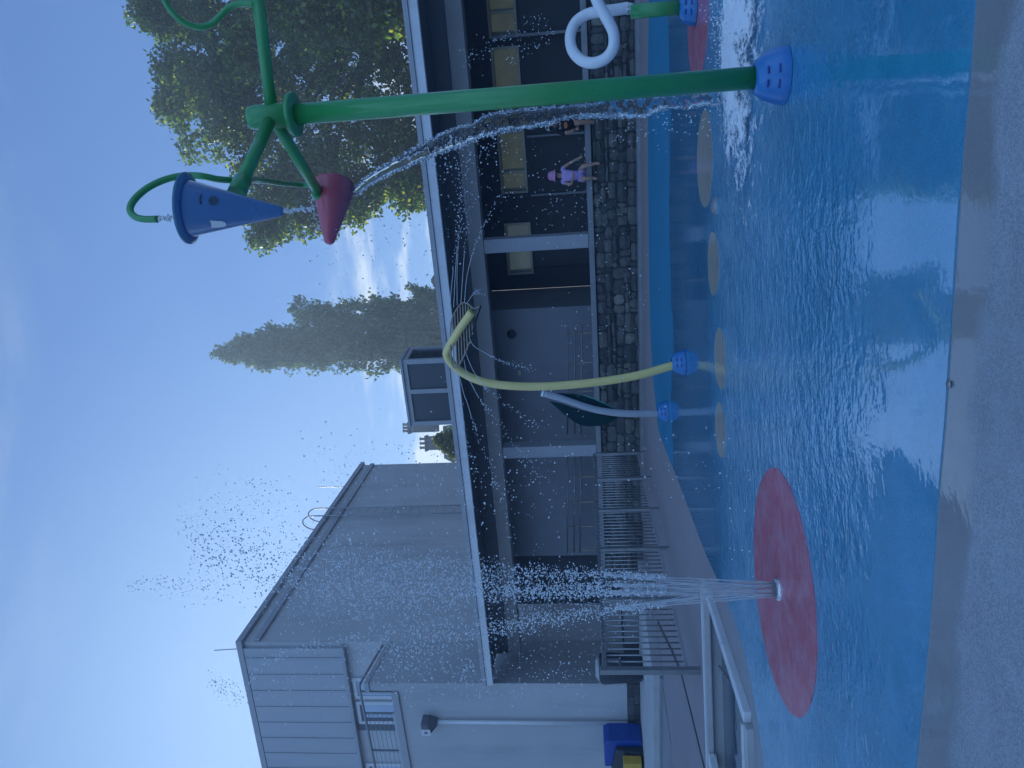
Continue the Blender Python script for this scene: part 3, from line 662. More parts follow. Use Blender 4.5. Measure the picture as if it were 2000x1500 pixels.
mb = MB(); mb.bar(FP(s_t - .125, -1.264, zt - .095), FP(s_t - .045, -1.264, zt - .095), .012, .02, fb); mb.bar(FP(s_t - .085, -1.265, zt - .135), FP(s_t - .085, -1.265, zt - .055), .012, .02, fb); mb.build('cross_mark', M['frame_dark'], dp)

# ------------------------------------------------------------------ railing beside the ramp
rA = G(1367, 1305); rB = G(1259, 884); rt = thing('railing', 'galvanised barred railing running back towards the stone wall', 'railing', rA)
ht = .955
def RP(u, z): p = rA.lerp(rB, u); return Vector((p.x, p.y, z))
mb = MB(); mb.bar(RP(0, .955), RP(1, .955), .03, .045); mb.build('top_rail', M['steel_bright'], rt, bevel=.006)
mb = MB(); mb.bar(RP(0, .13), RP(1, .13), .022, .035); mb.build('bottom_rail', M['trim'], rt, bevel=.004)
mb = MB(); mb.bar(RP(0, .80), RP(.022, .80), .02, .02); mb.bar(RP(.022, .79), RP(.022, .935), .02, .02); mb.build('latch_bracket', M['steel'], rt)
for i in range(6):
    u_ = i / 5; mb = MB(); h_ = .98 if i == 0 else .93
    if i == 0: mb.bar(RP(-.006, -.02), RP(-.006, 1.0), .06, .06, fb)
    else: mb.bar(RP(u_, -.02), RP(u_, .93), .045, .045, fb)
    mb.build('post', M['steel'], rt, bevel=.004)
nb = 60
for i in range(1, nb):
    if i % 12 == 0: continue
    u_ = i / nb; mb = MB(); mb.tube([RP(u_, .14), RP(u_, .94)], .009, 6); mb.build('baluster', M['steel'], rt)

# ------------------------------------------------------------------ bins
t = thing('bin', 'dark round bin standing at the near end of the barred railing', 'bin', FP(-4.95, -1.6, .165))
c_ = PT(1200, 1305, -1.75); c_.z = .165
mb = MB(); mb.lathe([(0, 0), (.22, 0), (.26, .06), (.29, .5), (.31, .78), (.28, .84), (0, .84)], c_, n=28); mb.build('body', M['bin_dark'], t)
mb = MB(); mb.lathe([(0, .845), (.24, .845), (.25, .87), (.15, .93), (0, .94)], c_, n=28); mb.build('lid', M['trim'], t)
P_ = PT(1230, 1448, -1.55); s_ = (P_ - FA).dot(fe) - .33
t = thing('toy_cabinet', 'rounded blue cabinet with a yellow box in front, against the pale wall', 'cabinet', FP(s_, -1.5, .165))
mb = MB(); zt = PT(1180, 1475, -1.5).z
prof = [(-.42, .17), (.30, .17), (.33, .3), (.33, zt - .1), (.26, zt), (-.42, zt)]
mb.prism([FP(s_ + a_, -1.55, z_) for a_, z_ in prof], fb * .5); mb.build('body', M['bin_blue'], t, bevel=.03)
mb = MB(); mb.hexa([FP(s_ - .5, -1.75, .17), FP(s_ + .2, -1.75, .17), FP(s_ + .2, -1.56, .17), FP(s_ - .5, -1.56, .17), FP(s_ - .5, -1.66, .86), FP(s_ + .2, -1.66, .74), FP(s_ + .2, -1.56, .74), FP(s_ - .5, -1.56, .86)]); mb.build('dark_front', M['bin_dark'], t, bevel=.02)
mb = MB(); mb.fbox(s_ - .45, s_ + .17, -1.98, -1.76, .22, .60); mb.build('yellow_box', M['bin_yellow'], t, bevel=.02)

# ------------------------------------------------------------------ play posts
def foot(parent, c, r, h, rt_, mat=None):
    mb = MB(); mb.lathe([(r, 0), (r * .99, .02 * h / .13), (r * .93, h * .35), (r * .78, h * .72), (r * .6, h * .93), (rt_ + .012, h), (rt_, h)], c, n=36)
    o = mb.build('base_cap', mat or M['blue_plastic'], parent)
    vw = (EYE - Vector(c)); a0 = math.atan2(vw.y, vw.x)
    for zf, rf_ in ((.36, .955), (.70, .83)):
        for k in (-1, 1):
            q = a0 + k * .27; mb = MB(); pts = []
            for da in (-.15, -.05, .05, .15): pts.append(Vector(c) + Vector((math.cos(q + da) * r * rf_, math.sin(q + da) * r * rf_, h * zf)))
            mb.tube(pts, r * .035, 6); mb.build('slot', M['bin_blue'], o)
    return o
# -- bucket tower
B0 = Vector((1.43, 3.69, 0)); HZ = 2.57
t = thing('bucket_post', 'tall green post with three arms carrying tipping cone buckets', 'play fountain', B0)
foot(t, (B0.x, B0.y, .006), .135, .145, .055)
mb = MB(); mb.tube([B0 + Vector((0, 0, .05)), B0 + Vector((0, 0, 2.44))], .053, 28); mb.build('pole', M['green'], t)
mb = MB(); mb.lathe([(.053, 2.435), (.105, 2.44), (.112, 2.45), (.105, 2.468), (.06, 2.47)], B0, n=32); mb.build('flange', M['green'], t)
mb = MB(); mb.lathe([(.055, 2.471), (.062, 2.475), (.062, 2.66), (.055, 2.69), (.03, 2.70), (0, 2.702)], B0, n=28); mb.build('hub', M['green'], t)
A1 = G(462, 378, HZ + .0); A2 = G(632, 392, HZ); A3 = G(503, -12, HZ) ; hub = Vector((B0.x, B0.y, HZ))
A3 = hub + (A3 - hub) * 1.05
arms = []
for A_ in (A1, A2, A3):
    d = (A_ - hub).normalized(); mb = MB(); mb.tube([hub + d * .03, A_], .031, 18); arms.append(mb.build('arm', M['green'], t))
for A_, ar in ((A1, arms[0]), (A2, arms[1])):
    d = (A_ - hub).normalized(); mb = MB(); mb.tube([A_ - d * .10, A_ + d * .006], .042, 18); mb.build('clamp', M['green'], ar)
# blue bucket: open cone hanging at the end of arm one
rc = DY(368, 407, A1.y - .16); tp_ = DY(553, 413, A1.y - .10); ax = (tp_ - rc); L = ax.length; ax.normalize()
mb = MB(); mb.lathe([(.128, 0), (.123, .01), (.022, L - .01), (.014, L), (0, L), (0, L - .004), (.01, L - .006), (.112, .012), (.117, .0)], rc, ax, 40)
bo = mb.build('bucket', M['blue_cone'], t)
mb = MB(); mb.lathe([(.117, -.004), (.148, -.006), (.153, .0), (.151, .006), (.136, .010), (.1235, .018), (.117, .0), (.117, -.004)], rc, ax, 40); mb.build('rim', M['blue_cone'], bo)
mb = MB(); mb.lathe([(.150, -.0105), (.154, -.008), (.155, .001), (.1545, .003)], rc, ax, 40); mb.build('rim_edge', M['rim_green'], bo)
def on_cone(x, y, off=.003):
    # nearest point of the cone along the pixel's ray
    d = ray(x, y).normalized(); k = None
    lo = 2.0; best = None
    s_ = lo
    while s_ < 5:
        P = EYE + d * s_; h = (P - rc).dot(ax); rad = ((P - rc) - ax * h).length
        rr3 = .123 + (.022 - .123) * h / L
        if rad <= rr3 + off: return P
        s_ += .002
    return EYE + d * (A1.y)
# dark eye and brow, pale mouth plate
def patch(mb, cx, cy, pts, off):
    n = len(pts); vs = [on_cone(cx, cy, off)] + [on_cone(cx + a_, cy + b_, off) for a_, b_ in pts]
    mb.add(vs, [(0, i + 1, (i + 1) % n + 1) for i in range(n)])
mb = MB(); patch(mb, 417, 392, [(10 * math.cos(2 * PI * k / 24), 9.5 * math.sin(2 * PI * k / 24)) for k in range(24)], .004); mb.build('eye_disc', M['eye_blue'], bo)
mb = MB(); mb.tube([on_cone(x_, y_, .004) for x_, y_ in ((393, 380), (390, 386), (390, 392), (393, 398))], .004, 6); mb.build('brow', M['eye_blue'], bo)
mb = MB(); patch(mb, 425, 438, [(-15, -7), (-8, -7), (0, -6.5), (8, -6), (14, -4), (17, 0), (15, 4.5), (8, 5.5), (0, 6.5), (-12, 7), (-12.5, 2), (-13, -2)], .004); mb.build('mouth_plate', M['white_plate'], bo)
# red bucket: tipped cone at the end of arm two
tip = DY(643, 472, A2.y - .12); mo = DY(652, 364, A2.y + .03); ax = (mo - tip); L = ax.length; ax.normalize()
mb = MB(); mb.lathe([(0, -.012), (.022, -.008), (.032, .006), (.128, L - .01), (.131, L), (.124, L), (.12, L - .012), (.02, .02), (0, .02)], tip, ax, 40)
ro = mb.build('bucket', M['red_cone'], t)
# feed pipe: runs up from arm two behind arm one and hooks over the blue bucket
Yp = A1.y
px = [(612, 362, A2.y), (585, 361, A2.y - .02), (550, 358, A2.y - .25), (515, 353, A2.y - .55), (480, 352, Yp + .16), (455, 352, Yp + .10), (425, 350, Yp + .05), (395, 344, Yp + .01), (360, 343, Yp), (325, 350, Yp - .03), (290, 366, Yp - .07), (264, 388, Yp - .11), (254, 408, Yp - .14), (262, 422, Yp - .15), (280, 428, Yp - .155), (308, 428, Yp - .155)]
mb = MB(); mb.tube(spline([DY(*q) for q in px], 6), .0155, 14); mb.build('feed_pipe', M['green'], t)
Y3 = hub.lerp(A3, .95).y
px = [(497, 8, Y3), (470, 7, Y3), (448, 14, Y3), (430, 31, Y3), (412, 47, Y3), (390, 53, Y3 - .02), (366, 47, Y3 - .05), (345, 33, Y3 - .08), (328, 12, Y3 - .1), (320, -8, Y3 - .12), (318, -40, Y3 - .14)]
mb = MB(); mb.tube(spline([DY(*q) for q in px], 6), .0155, 14); mb.build('feed_pipe', M['green'], t)

# -- white loop post
L0 = Vector((3.04, 6.23, 0))
t = thing('loop_post', 'green post topped by a curled white pipe loop', 'play fountain', L0)
foot(t, (L0.x, L0.y, .012), .15, .13, .06)
zt = DY(1231, 14, L0.y).z
mb = MB(); mb.tube([L0 + Vector((0, 0, .05)), L0 + Vector((0, 0, zt))], .056, 24); mb.build('pole', M['green'], t)
px = [(1232, 14, 6.23), (1210, 18, 6.23), (1180, 22, 6.25), (1150, 27, 6.29), (1125, 43, 6.31), (1114, 70, 6.30), (1118, 98, 6.26), (1136, 118, 6.22), (1160, 123, 6.18), (1184, 113, 6.14), (1198, 92, 6.10), (1198, 64, 6.08), (1186, 38, 6.06), (1170, 10, 6.05), (1158, -20, 6.05), (1150, -50, 6.05)]
lp = MB(); pth = spline([DY(*q) for q in px], 7); pth[0] = Vector((L0.x, L0.y, zt + .004)); lp.tube(pth, .046, 22); lp.build('loop', M['white_pipe'], t)

# -- yellow leaf sprayer
Yb = 7.84; Y0 = Vector((.15, Yb, 0))
t = thing('leaf_sprayer', 'bent yellow pipe ending in a slatted leaf that sprays thin jets', 'play fountain', Y0)
foot(t, (Y0.x, Y0.y, .006), .135, .13, .046)
px = [(1325, 711), (1300, 718), (1250, 732), (1190, 743), (1120, 751), (1050, 755), (990, 753), (945, 746), (912, 733), (887, 715), (873, 694), (876, 680), (886, 663), (900, 640), (922, 609)]
yy = [Yb] * 9 + [Yb - .04, Yb - .10, Yb - .14, Yb - .18, Yb - .24, Yb - .30]
pth = spline([DY(x_, y_, Y_) for (x_, y_), Y_ in zip(px, yy)], 7)
mb = MB(); mb.tube(pth, .044, 22); pipe = mb.build('pipe', M['yellow'], t)
mb = MB(); d = (pth[-1] - pth[-2]).normalized(); mb.lathe([(0, .003), (.04, .003), (.0435, .001)], pth[-1], d, 22); mb.build('end_face', M['yellow_cut'], pipe)
ol = [(938, 598), (926, 603), (916, 595), (906, 591), (896, 598), (887, 613), (881, 630), (880, 650), (880, 680), (882, 706), (887, 718), (894, 716), (902, 704), (916, 671), (926, 636)]
def LY(x_, y_):  # the leaf blade tilts: its upper right edge lies further back
    return Yb - .22 + ((750 - y_ - 90) / 1450 * .6 + (905 - x_) / 1450 * 2.0) * .8
lp = spline([DY(x_, y_, LY(x_, y_)) for x_, y_ in ol] + [DY(938, 598, LY(938, 598))], 4)
mb = MB(); mb.tube(lp, .0085, 8); lf = mb.build('leaf_rim', M['rod'], t)
mb = MB(); mb.tube([DY(939, 597, LY(939, 597)), DY(927, 634, LY(927, 634)), DY(917, 668, LY(917, 668))], .010, 8); mb.build('leaf_edge_bar', M['black_plastic'], t)
def span(x_):   # the leaf outline's y range on image column x
    ys = []
    pts = ol + [ol[0]]
    for (xa, ya), (xb, yb) in zip(pts, pts[1:]):
        if (xa - x_) * (xb - x_) < 0: ys.append(ya + (yb - ya) * (x_ - xa) / (xb - xa))
    return (min(ys), max(ys)) if len(ys) >= 2 else None
for k in range(8):
    xx = 884 + k * 5.2; sp_ = span(xx)
    if not sp_: continue
    ya, yb = sp_; tl = 6
    pa, pb = (xx - 1, ya + 2), (xx + tl * .5, yb - 2)
    mb = MB(); mb.bar(DY(pa[0], pa[1], LY(*pa)), DY(pb[0], pb[1], LY(*pb)), .016, .010); mb.build('slat', M['rod'], lf)

# -- grey leaf post
Yg = 9.70; g0 = Vector((-.43, Yg, 0))
t = thing('leaf_post', 'short grey post curving up between two dark teal leaf blades', 'play fountain', g0)
foot(t, (g0.x, g0.y, .006), .14, .13, .05)
px = [(1288, 807), (1260, 808), (1230, 808), (1200, 806), (1172, 802), (1145, 795), (1118, 786), (1092, 777), (1064, 769)]
pth = spline([DY(x_, y_, Yg) for x_, y_ in px], 6)
mb = MB(); mb.tube(pth, .046, 20); mb.build('pipe', M['grey_pipe'], t)
mb = MB(); mb.tube([pth[-1], DY(1058, 767, Yg)], .0475, 20); mb.build('end_cap', M['light_cap'], t)
ey = Vector((0, .028, 0))
mb = MB(); q = [(1074, 768), (1095, 768), (1120, 769), (1140, 773), (1160, 780), (1180, 789), (1200, 799), (1172, 799), (1145, 792), (1118, 783), (1092, 774)]
mb.prism([DY(x_, y_, Yg + .05) for x_, y_ in q], ey); wg = mb.build('leaf_blade', M['teal'], t, bevel=.006)
mb = MB(); mb.tube([DY(x_, y_, Yg + .045) for x_, y_ in ((1140, 772), (1160, 779), (1180, 788), (1200, 798))], .006, 6); mb.build('bright_edge', M['teal_edge'], wg)  # thin tube in brighter teal along the blade's edge
mb = MB(); q = [(1072, 783), (1088, 797), (1105, 812), (1120, 823), (1135, 831), (1152, 833), (1172, 832), (1190, 827), (1200, 821), (1206, 814), (1180, 811), (1150, 805), (1120, 797), (1095, 788)]
mb.prism([DY(x_, y_, Yg + .02) for x_, y_ in q], ey); mb.build('leaf_blade', M['teal'], t, bevel=.006)

# -- ground fountain nozzle
n0 = Vector((-1.19, 4.22, .008))
mb = MB(); mb.lathe([(.0, .016), (.052, .016), (.060, .012), (.064, .0), (.064, -.004)], n0, n=36)
tag(mb.build('fountain_nozzle', M['steel_bright'], loc=n0), 'flat round metal nozzle in the middle of the large red circle', 'nozzle')
c_ = G(1397, 402)
mb = MB(); mb.lathe([(0, .035), (.03, .032), (.06, .02), (.075, .0)], c_, n=24); tag(mb.build('floor_nozzle', M['steel'], loc=c_), 'small domed floor nozzle beside the largest tan circle', 'nozzle')
c_ = G(1856, 750)
mb = MB(); mb.lathe([(0, .004), (.009, .004), (.011, .0)], c_ + Vector((0, 0, .004)), n=16); tag(mb.build('floor_stud', M['steel'], loc=c_), 'tiny round stud at the near edge of the blue pad', 'stud')

# ------------------------------------------------------------------ water
def drops(name, lanes, seed, mat, label):
    r = random.Random(seed); mb = MB()
    for (pts, n, spread, Y, dY, r0, r1) in lanes:
        if max(p_[0] for p_ in pts) < 640 and Y == YF: r0 *= .66; r1 *= .66
        ln = [0]
        for a_, b_ in zip(pts, pts[1:]): ln.append(ln[-1] + math.dist(a_[:2], b_[:2]))
        for _ in range(n):
            q = r.random() * ln[-1]; i = 0
            while i < len(ln) - 2 and ln[i + 1] < q: i += 1
            u_ = (q - ln[i]) / (ln[i + 1] - ln[i] + 1e-9)
            a_, b_ = pts[i], pts[i + 1]
            w0 = a_[2] if len(a_) > 2 else 1; w1 = b_[2] if len(b_) > 2 else 1
            wd = spread * (w0 + (w1 - w0) * u_)
            x_ = a_[0] + (b_[0] - a_[0]) * u_ + r.gauss(0, 1) * wd * .5; y_ = a_[1] + (b_[1] - a_[1]) * u_ + r.gauss(0, 1) * wd
            P = DY(x_, y_, Y + r.uniform(-dY, dY)); rad = r0 + (r1 - r0) * r.random() ** 1.8
            if P.z < .01: continue
            mb.ico(P, rad * 1.3, (r.uniform(.8, 1.2), 1, r.uniform(.8, 1.3)))
    return tag(mb.build(name, mat), label, 'water', kind='stuff')
YF = 4.22
lanes = [
 ([(1300, 1128, .4), (1200, 1123, .7), (1000, 1118, 1.6), (800, 1106, 3), (640, 1100, 5)], 2011, 7, YF, .14, 0.0016, 0.0045),
 ([(1300, 1144, .4), (1200, 1143, .6), (1000, 1146, 1.4), (800, 1150, 3), (600, 1150, 6)], 1903, 7, YF, .14, 0.0016, 0.0045),
 ([(1300, 1157, .4), (1200, 1158, .6), (1000, 1160, 1.4), (760, 1162, 3), (560, 1140, 6)], 2119, 7, YF, .14, 0.0016, 0.0049),
 ([(1300, 1181, .4), (1200, 1188, 1.0), (1050, 1212, 1.6), (900, 1238, 2.4), (760, 1250, 4), (700, 1240, 6)], 1903, 7, YF, .14, 0.0016, 0.0045),
 ([(700, 1245), (650, 1252), (590, 1266), (540, 1284), (505, 1305), (490, 1330)], 167, 6, YF, .05, 0.0024, 0.0052),
 ([(480, 1360, 1), (440, 1345, 1), (410, 1328, .6)], 122, 14, YF, .1, 0.0024, 0.0052),
 ([(500, 1335), (700, 1335), (900, 1320), (1150, 1330)], 399, 26, YF, .25, 0.0016, 0.0043),
 ([(760, 1300), (860, 1290), (950, 1320)], 260, 30, YF, .2, 0.0020, 0.0049),
 ([(880, 1175, 1), (760, 1150, 1), (640, 1130, 1.2), (540, 1110, 1.1), (450, 1090, .9), (380, 1060, .6)], 1539, 44, YF, .25, 0.0020, 0.0052),
 ([(430, 1145, .8), (340, 1142, .6), (250, 1142, .3)], 167, 22, YF, .12, 0.0024, 0.0054),
 ([(560, 980, 1), (450, 1000, 1.2), (350, 1020, .5)], 229, 40, YF, .3, 0.0023, 0.0054),
 ([(620, 930), (850, 930), (1100, 960)], 399, 60, YF, .5, 0.0016, 0.0044),
 ([(900, 1250), (1200, 1250)], 399, 70, YF, .3, 0.0011, 0.0030),
 ([(1000, 1180), (1300, 1165)], 645, 30, YF, .15, 0.0011, 0.0030),
]
fj = drops('fountain_droplets', lanes, 3, M['droplet'], 'rising and falling droplets of the tall fountain over the red circle')
mb = MB()
for k in range(34):
    q = 2 * PI * k / 34; r0 = .040; base = n0 + Vector((math.cos(q) * r0, math.sin(q) * r0 * .8, .014))
    for lx, (xe, ye) in enumerate([[(1180, 1122), (1200, 1142), (1190, 1158), (1200, 1188)][k % 4]]):
        e_ = DY(xe, ye + R_.uniform(-3, 3), YF + math.sin(q) * .09)
        pts = [base.lerp(e_, i / 14) + Vector((R_.gauss(0, .0015), R_.gauss(0, .0015), 0)) * (i > 1) for i in range(15)]
        mb.tube(pts, [.0024 + .0008 * math.sin(i * 2.1 + k) for i in range(15)], 5, True)
tag(mb.build('fountain_jets', M['jet']), 'bundle of thin rising jets above the round metal nozzle', 'water', kind='stuff')
# leaf sprayer jets
mb = MB(); r = random.Random(5)
JR = [[(879, 628), (880, 583), (887, 507), (894, 405), (900, 330)], [(886, 600), (889, 540), (894, 470), (901, 400), (912, 310)], [(893, 596), (893, 520), (899, 450), (908, 380)], [(900, 594), (905, 520), (911, 450), (922, 385)],
      [(907, 592), (912, 540), (925, 490), (945, 440), (985, 375)], [(911, 594), (924, 575), (940, 566)],
      [(917, 661), (926, 676), (949, 690), (972, 702), (1002, 712), (1037, 721)], [(882, 720), (888, 737), (893, 773), (900, 808), (908, 851), (930, 930)], [(894, 720), (905, 766), (914, 791), (924, 825), (936, 857), (975, 960), (1005, 1060)],
      [(906, 702), (912, 730), (924, 756), (941, 786), (959, 806), (1010, 872), (1055, 935)], [(909, 687), (917, 708), (929, 732), (946, 754), (959, 766), (1020, 812), (1060, 842)]]
for J in JR:
    sp_ = spline([DY(x_, y_, Yb - .25) for x_, y_ in J], 26)
    cut = int(len(sp_) * .45)
    mb.tube(sp_[:cut + 1], .0030, 5)
    for i, p in enumerate(sp_[cut:]):
        if r.random() < .85:
            fq = i / (len(sp_) - cut); mb.ico(p + Vector((r.gauss(0, 1), r.gauss(0, 1), r.gauss(0, 1))) * (.004 + .022 * fq), r.uniform(.0035, .0075))
tag(mb.build('leaf_jets', M['jet']), 'fine arcs of water thrown from the slatted yellow leaf', 'water', kind='stuff')
# stream pouring from the red bucket
path = [(690, 378, 5), (720, 353, 8), (760, 329, 10), (800, 309, 12), (840, 291, 14), (880, 273, 17), (920, 259, 15), (960, 242, 18), (1000, 235, 17), (1050, 229, 16), (1086, 223, 13), (1120, 218, 11), (1150, 217, 11), (1200, 211, 17), (1250, 208, 17), (1300, 199, 12), (1350, 195, 13), (1405, 188, 13)]
cen = spline([DY(x_, y_, A2.y + .02 + .5 * (i / 16) ** 1.5) for i, (x_, y_, w_) in enumerate(path)], 14)
wid = spline([Vector((w_, 0, 0)) for *_, w_ in path], 14)
r = random.Random(11); mb = MB(); n = 18; vs = []
ph = [r.uniform(0, 6.28) for _ in range(8)]
for i, (p, w_) in enumerate(zip(cen, wid)):
    d = (cen[min(i + 1, len(cen) - 1)] - cen[max(i - 1, 0)]).normalized(); side = d.cross(Vector((0, 1, 0))).normalized(); dep = d.cross(side)
    W_ = w_.x * p.y / 1450
    fr = i / len(cen)
    for k in range(n):
        q = 2 * PI * k / n
        nz = 1 + (.06 + .30 * fr) * (math.sin(i * .31 + q * 2 + ph[0]) * .5 + math.sin(i * .83 + q * 3 + ph[1]) * .4 + math.sin(i * 1.9 + q * 5 + ph[2]) * .3) + r.gauss(0, .05 + .09 * fr)
        vs.append(p + side * math.cos(q) * W_ * nz + dep * math.sin(q) * W_ * .38 * nz)
mb.add(vs, [(i * n + k, i * n + (k + 1) % n, (i + 1) * n + (k + 1) % n, (i + 1) * n + k) for i in range(len(cen) - 1) for k in range(n)], True)
for i, (p, w_) in enumerate(zip(cen, wid)):   # ragged beads along both edges
    fr = i / len(cen); W_ = w_.x * p.y / 1450
    d = (cen[min(i + 1, len(cen) - 1)] - cen[max(i - 1, 0)]).normalized(); side = d.cross(Vector((0, 1, 0))).normalized()
    for sg in (-1, 1):
        for _ in range(2):
            mb.ico(p + side * sg * W_ * r.uniform(.85, 1.25) + d * r.uniform(-.01, .01) + Vector((0, r.gauss(0, .012), 0)), r.uniform(.003, .009), (1, 1, r.uniform(1, 2)))
tag(mb.build('pouring_water', M['water']), 'glassy stream pouring from the tipped red bucket past the green post', 'water', kind='stuff')
lanes = [([(840, 420), (950, 340), (1100, 380), (1200, 440)], 300, 60, 4.5, .4, .0014, .0036), ([(850, 330), (900, 300), (980, 275)], 130, 22, 4.5, .2, .002, .005),
         ([(600, 500), (680, 540), (780, 480), (830, 560)], 160, 70, 4.3, .3, .0018, .0042), ([(900, 115), (960, 90), (1060, 40)], 130, 12, 4.7, .3, .0012, .003), ([(990, 120), (1090, 60)], 70, 8, 4.7, .3, .0012, .003),
         ([(1190, 270), (1270, 240), (1400, 230)], 110, 24, 4.8, .15, .002, .0045), ([(555, 413), (590, 410), (615, 408)], 60, 3, A1.y, .03, .003, .006), ([(308, 427), (345, 424)], 60, 2.2, A1.y - .155, .01, .003, .0055),
         ([(1400, 20), (1440, 130), (1450, 280)], 1300, 30, 4.8, .35, .0015, .0045), ([(610, 365), (612, 420), (625, 450)], 120, 7, A2.y, .08, .002, .0045),
         ([(900, 880), (1100, 880), (1250, 900), (1450, 930), (1480, 1100)], 160, 60, 5.0, .6, .002, .0055), ([(1100, 620), (1180, 700), (1250, 560)], 70, 40, 6, .5, .002, .005)]
drops('splash_droplets', lanes, 9, M['droplet'], 'loose droplets flung from the tipped bucket and its splash')
mb = MB()
c_ = G(1437, 100, .03)
r = random.Random(2); nx, ny = 60, 40; vs = []
for j in range(ny):
    for i in range(nx):
        x_, y_ = (i / (nx - 1) - .5) * 2.6, (j / (ny - 1) - .5) * 1.6
        h = math.exp(-(x_ / .6) ** 2 - (y_ / .4) ** 2) * (.06 + .04 * r.random()) + .004
        vs.append(Vector((c_.x + x_, c_.y + y_, h + .006)))
mb.add(vs, [(j * nx + i, j * nx + i + 1, (j + 1) * nx + i + 1, (j + 1) * nx + i) for j in range(ny - 1) for i in range(nx - 1)], True)
tag(mb.build('foam', M['foam'], loc=(c_.x, c_.y, 0)), 'white churned foam where the poured water lands', 'foam', kind='stuff')

# ------------------------------------------------------------------ people on the wall
def skin(name, verts, edges, mat, parent, L, sub=2, root=0):
    me = bpy.data.meshes.new(name); me.from_pydata([Vector(v[:3]) - L if not isinstance(v[0], Vector) else v[0] - L for v in verts], edges, []); me.materials.append(mat)
    o = bpy.data.objects.new(name, me); col.objects.link(o); o.parent = parent
    md = o.modifiers.new('skin', 'SKIN'); md.use_smooth_shade = True
    if not me.skin_vertices: return o
    for i, v in enumerate(verts):
        rd = v[1] if isinstance(v[0], Vector) else v[3]
        sv = me.skin_vertices[0].data[i]; sv.radius = (rd, rd) if not isinstance(rd, tuple) else rd; sv.use_root = (i == root)
    s_ = o.modifiers.new('sub', 'SUBSURF'); s_.levels = sub; s_.render_levels = sub
    return o
def face(parent, head, fwd, up, rad, skinmat):
    rt2 = fwd.cross(up).normalized()
    for sg in (-1, 1):
        mb = MB(); mb.sphere(head + fwd * rad * .88 + rt2 * sg * rad * .36 + up * rad * .05, rad * .11, 8, 6); mb.build('eye', M['eye'], parent)
    mb = MB(); mb.sphere(head + fwd * rad * .98 - up * rad * .18, rad * .15, 8, 6, (1, 1, 1.2)); mb.build('nose', skinmat, parent)
    mb = MB(); mb.bar(head + fwd * rad * .9 - up * rad * .48 - rt2 * rad * .24, head + fwd * rad * .9 - up * rad * .48 + rt2 * rad * .24, rad * .1, rad * .1); mb.build('mouth', M['lip'], parent)
up = Vector((0, 0, 1)); out_ = -fb
def hand(vs, es, wi, wp, d, spread, k=1.0):
    """palm and five fingers appended to a skin chain ending at vertex wi"""
    p = len(vs); vs.append((wp + d * .035 * k, .020 * k)); es.append((wi, p))
    lens = (.036, .044, .046, .041)
    for q in range(4):
        a = wp + d * .055 * k + spread * (q - 1.5) * .013 * k; i = len(vs)
        vs += [(a, .0075 * k), (a + d * lens[q] * .55 * k - up * .003, .0065 * k), (a + d * lens[q] * k - up * .012 * k, .0055 * k)]; es += [(p, i), (i, i + 1), (i + 1, i + 2)]
    i = len(vs); a = wp + d * .03 * k - spread * .022 * k
    vs += [(a, .0085 * k), (a + d * .025 * k - spread * .015 * k, .007 * k)]; es += [(p, i), (i, i + 1)]
# child in pink
hipc = PT(1138, 342, .06); hipc.z = .965; L = FP((hipc - FA).dot(fe), .06, .9)
ch = thing('person', 'small child in a pink hat and lilac shorts sitting on the stone wall', 'person', L)
sx_ = lambda ds, dt, z: hipc + fe * ds + fb * dt + up * (z - .965)
nk = PT(1098, 343, .06); hd = PT(1085, 343, .05); chest = PT(1107, 343, .06); belly = PT(1122, 343, .06)
rs, ls = PT(1098, 329, .06), PT(1098, 357, .06)
re, le = PT(1110, 320, .03), PT(1116, 360, -.02)
rw, lw = PT(1128, 310, -.02), PT(1119, 346, -.12)
rk, lk = PT(1137, 325, -.20), PT(1139, 349, -.20)
ra, la_ = PT(1165, 319, -.14), PT(1160, 348, -.14)
rh, lh = hipc + fe * .055, hipc - fe * .055
vs = [(hipc, .075), (belly, .075), (chest, .075), (nk, .032), (hd, (.062, .066)), (rs, .034), (re, .026), (rw, .019), (ls, .034), (le, .026), (lw, .019), (rh, .058), (rk, .043), (ra, .027), (lh, .058), (lk, .043), (la_, .027)]
es = [(0, 1), (1, 2), (2, 3), (3, 4), (2, 5), (5, 6), (6, 7), (2, 8), (8, 9), (9, 10), (0, 11), (11, 12), (12, 13), (0, 14), (14, 15), (15, 16)]
for q, an in ((13, ra), (16, la_)):
    i = len(vs); vs += [(an + out_ * .05 - up * .035, .022), (an + out_ * .10 - up * .045, .016)]; es += [(q, i), (i, i + 1)]
hand(vs, es, 7, rw, ((rw - re).normalized() + Vector((0, 0, -.15))).normalized(), fe, .85)
hand(vs, es, 10, lw, (fe * .9 - up * .1 + out_ * .2).normalized(), up, .85)
body = skin('body', vs, es, M['skin'], ch, L)
v2 = [(hipc + up * .03, .084), (belly, .088), (chest, .086), (nk - up * .035, .052), (rs, .048), (rs.lerp(re, .45), .044), (ls, .048), (ls.lerp(le, .45), .044)]
skin('shirt', v2, [(0, 1), (1, 2), (2, 3), (2, 4), (4, 5), (2, 6), (6, 7)], M['lilac'], ch, L)
v2 = [(hipc, .088), (rh, .074), (rh.lerp(rk, .7), .066), (lh, .074), (lh.lerp(lk, .7), .066)]
skin('shorts', v2, [(0, 1), (1, 2), (0, 3), (3, 4)], M['lilac'], ch, L)
face(ch, hd, out_, up, .068, M['skin'])
mb = MB(); mb.sphere(hd + fb * .012 + up * .0, .078, 16, 10, (1, 1, 1.05), .0, PI * .62); hair = mb.build('hair', M['hair'], ch)
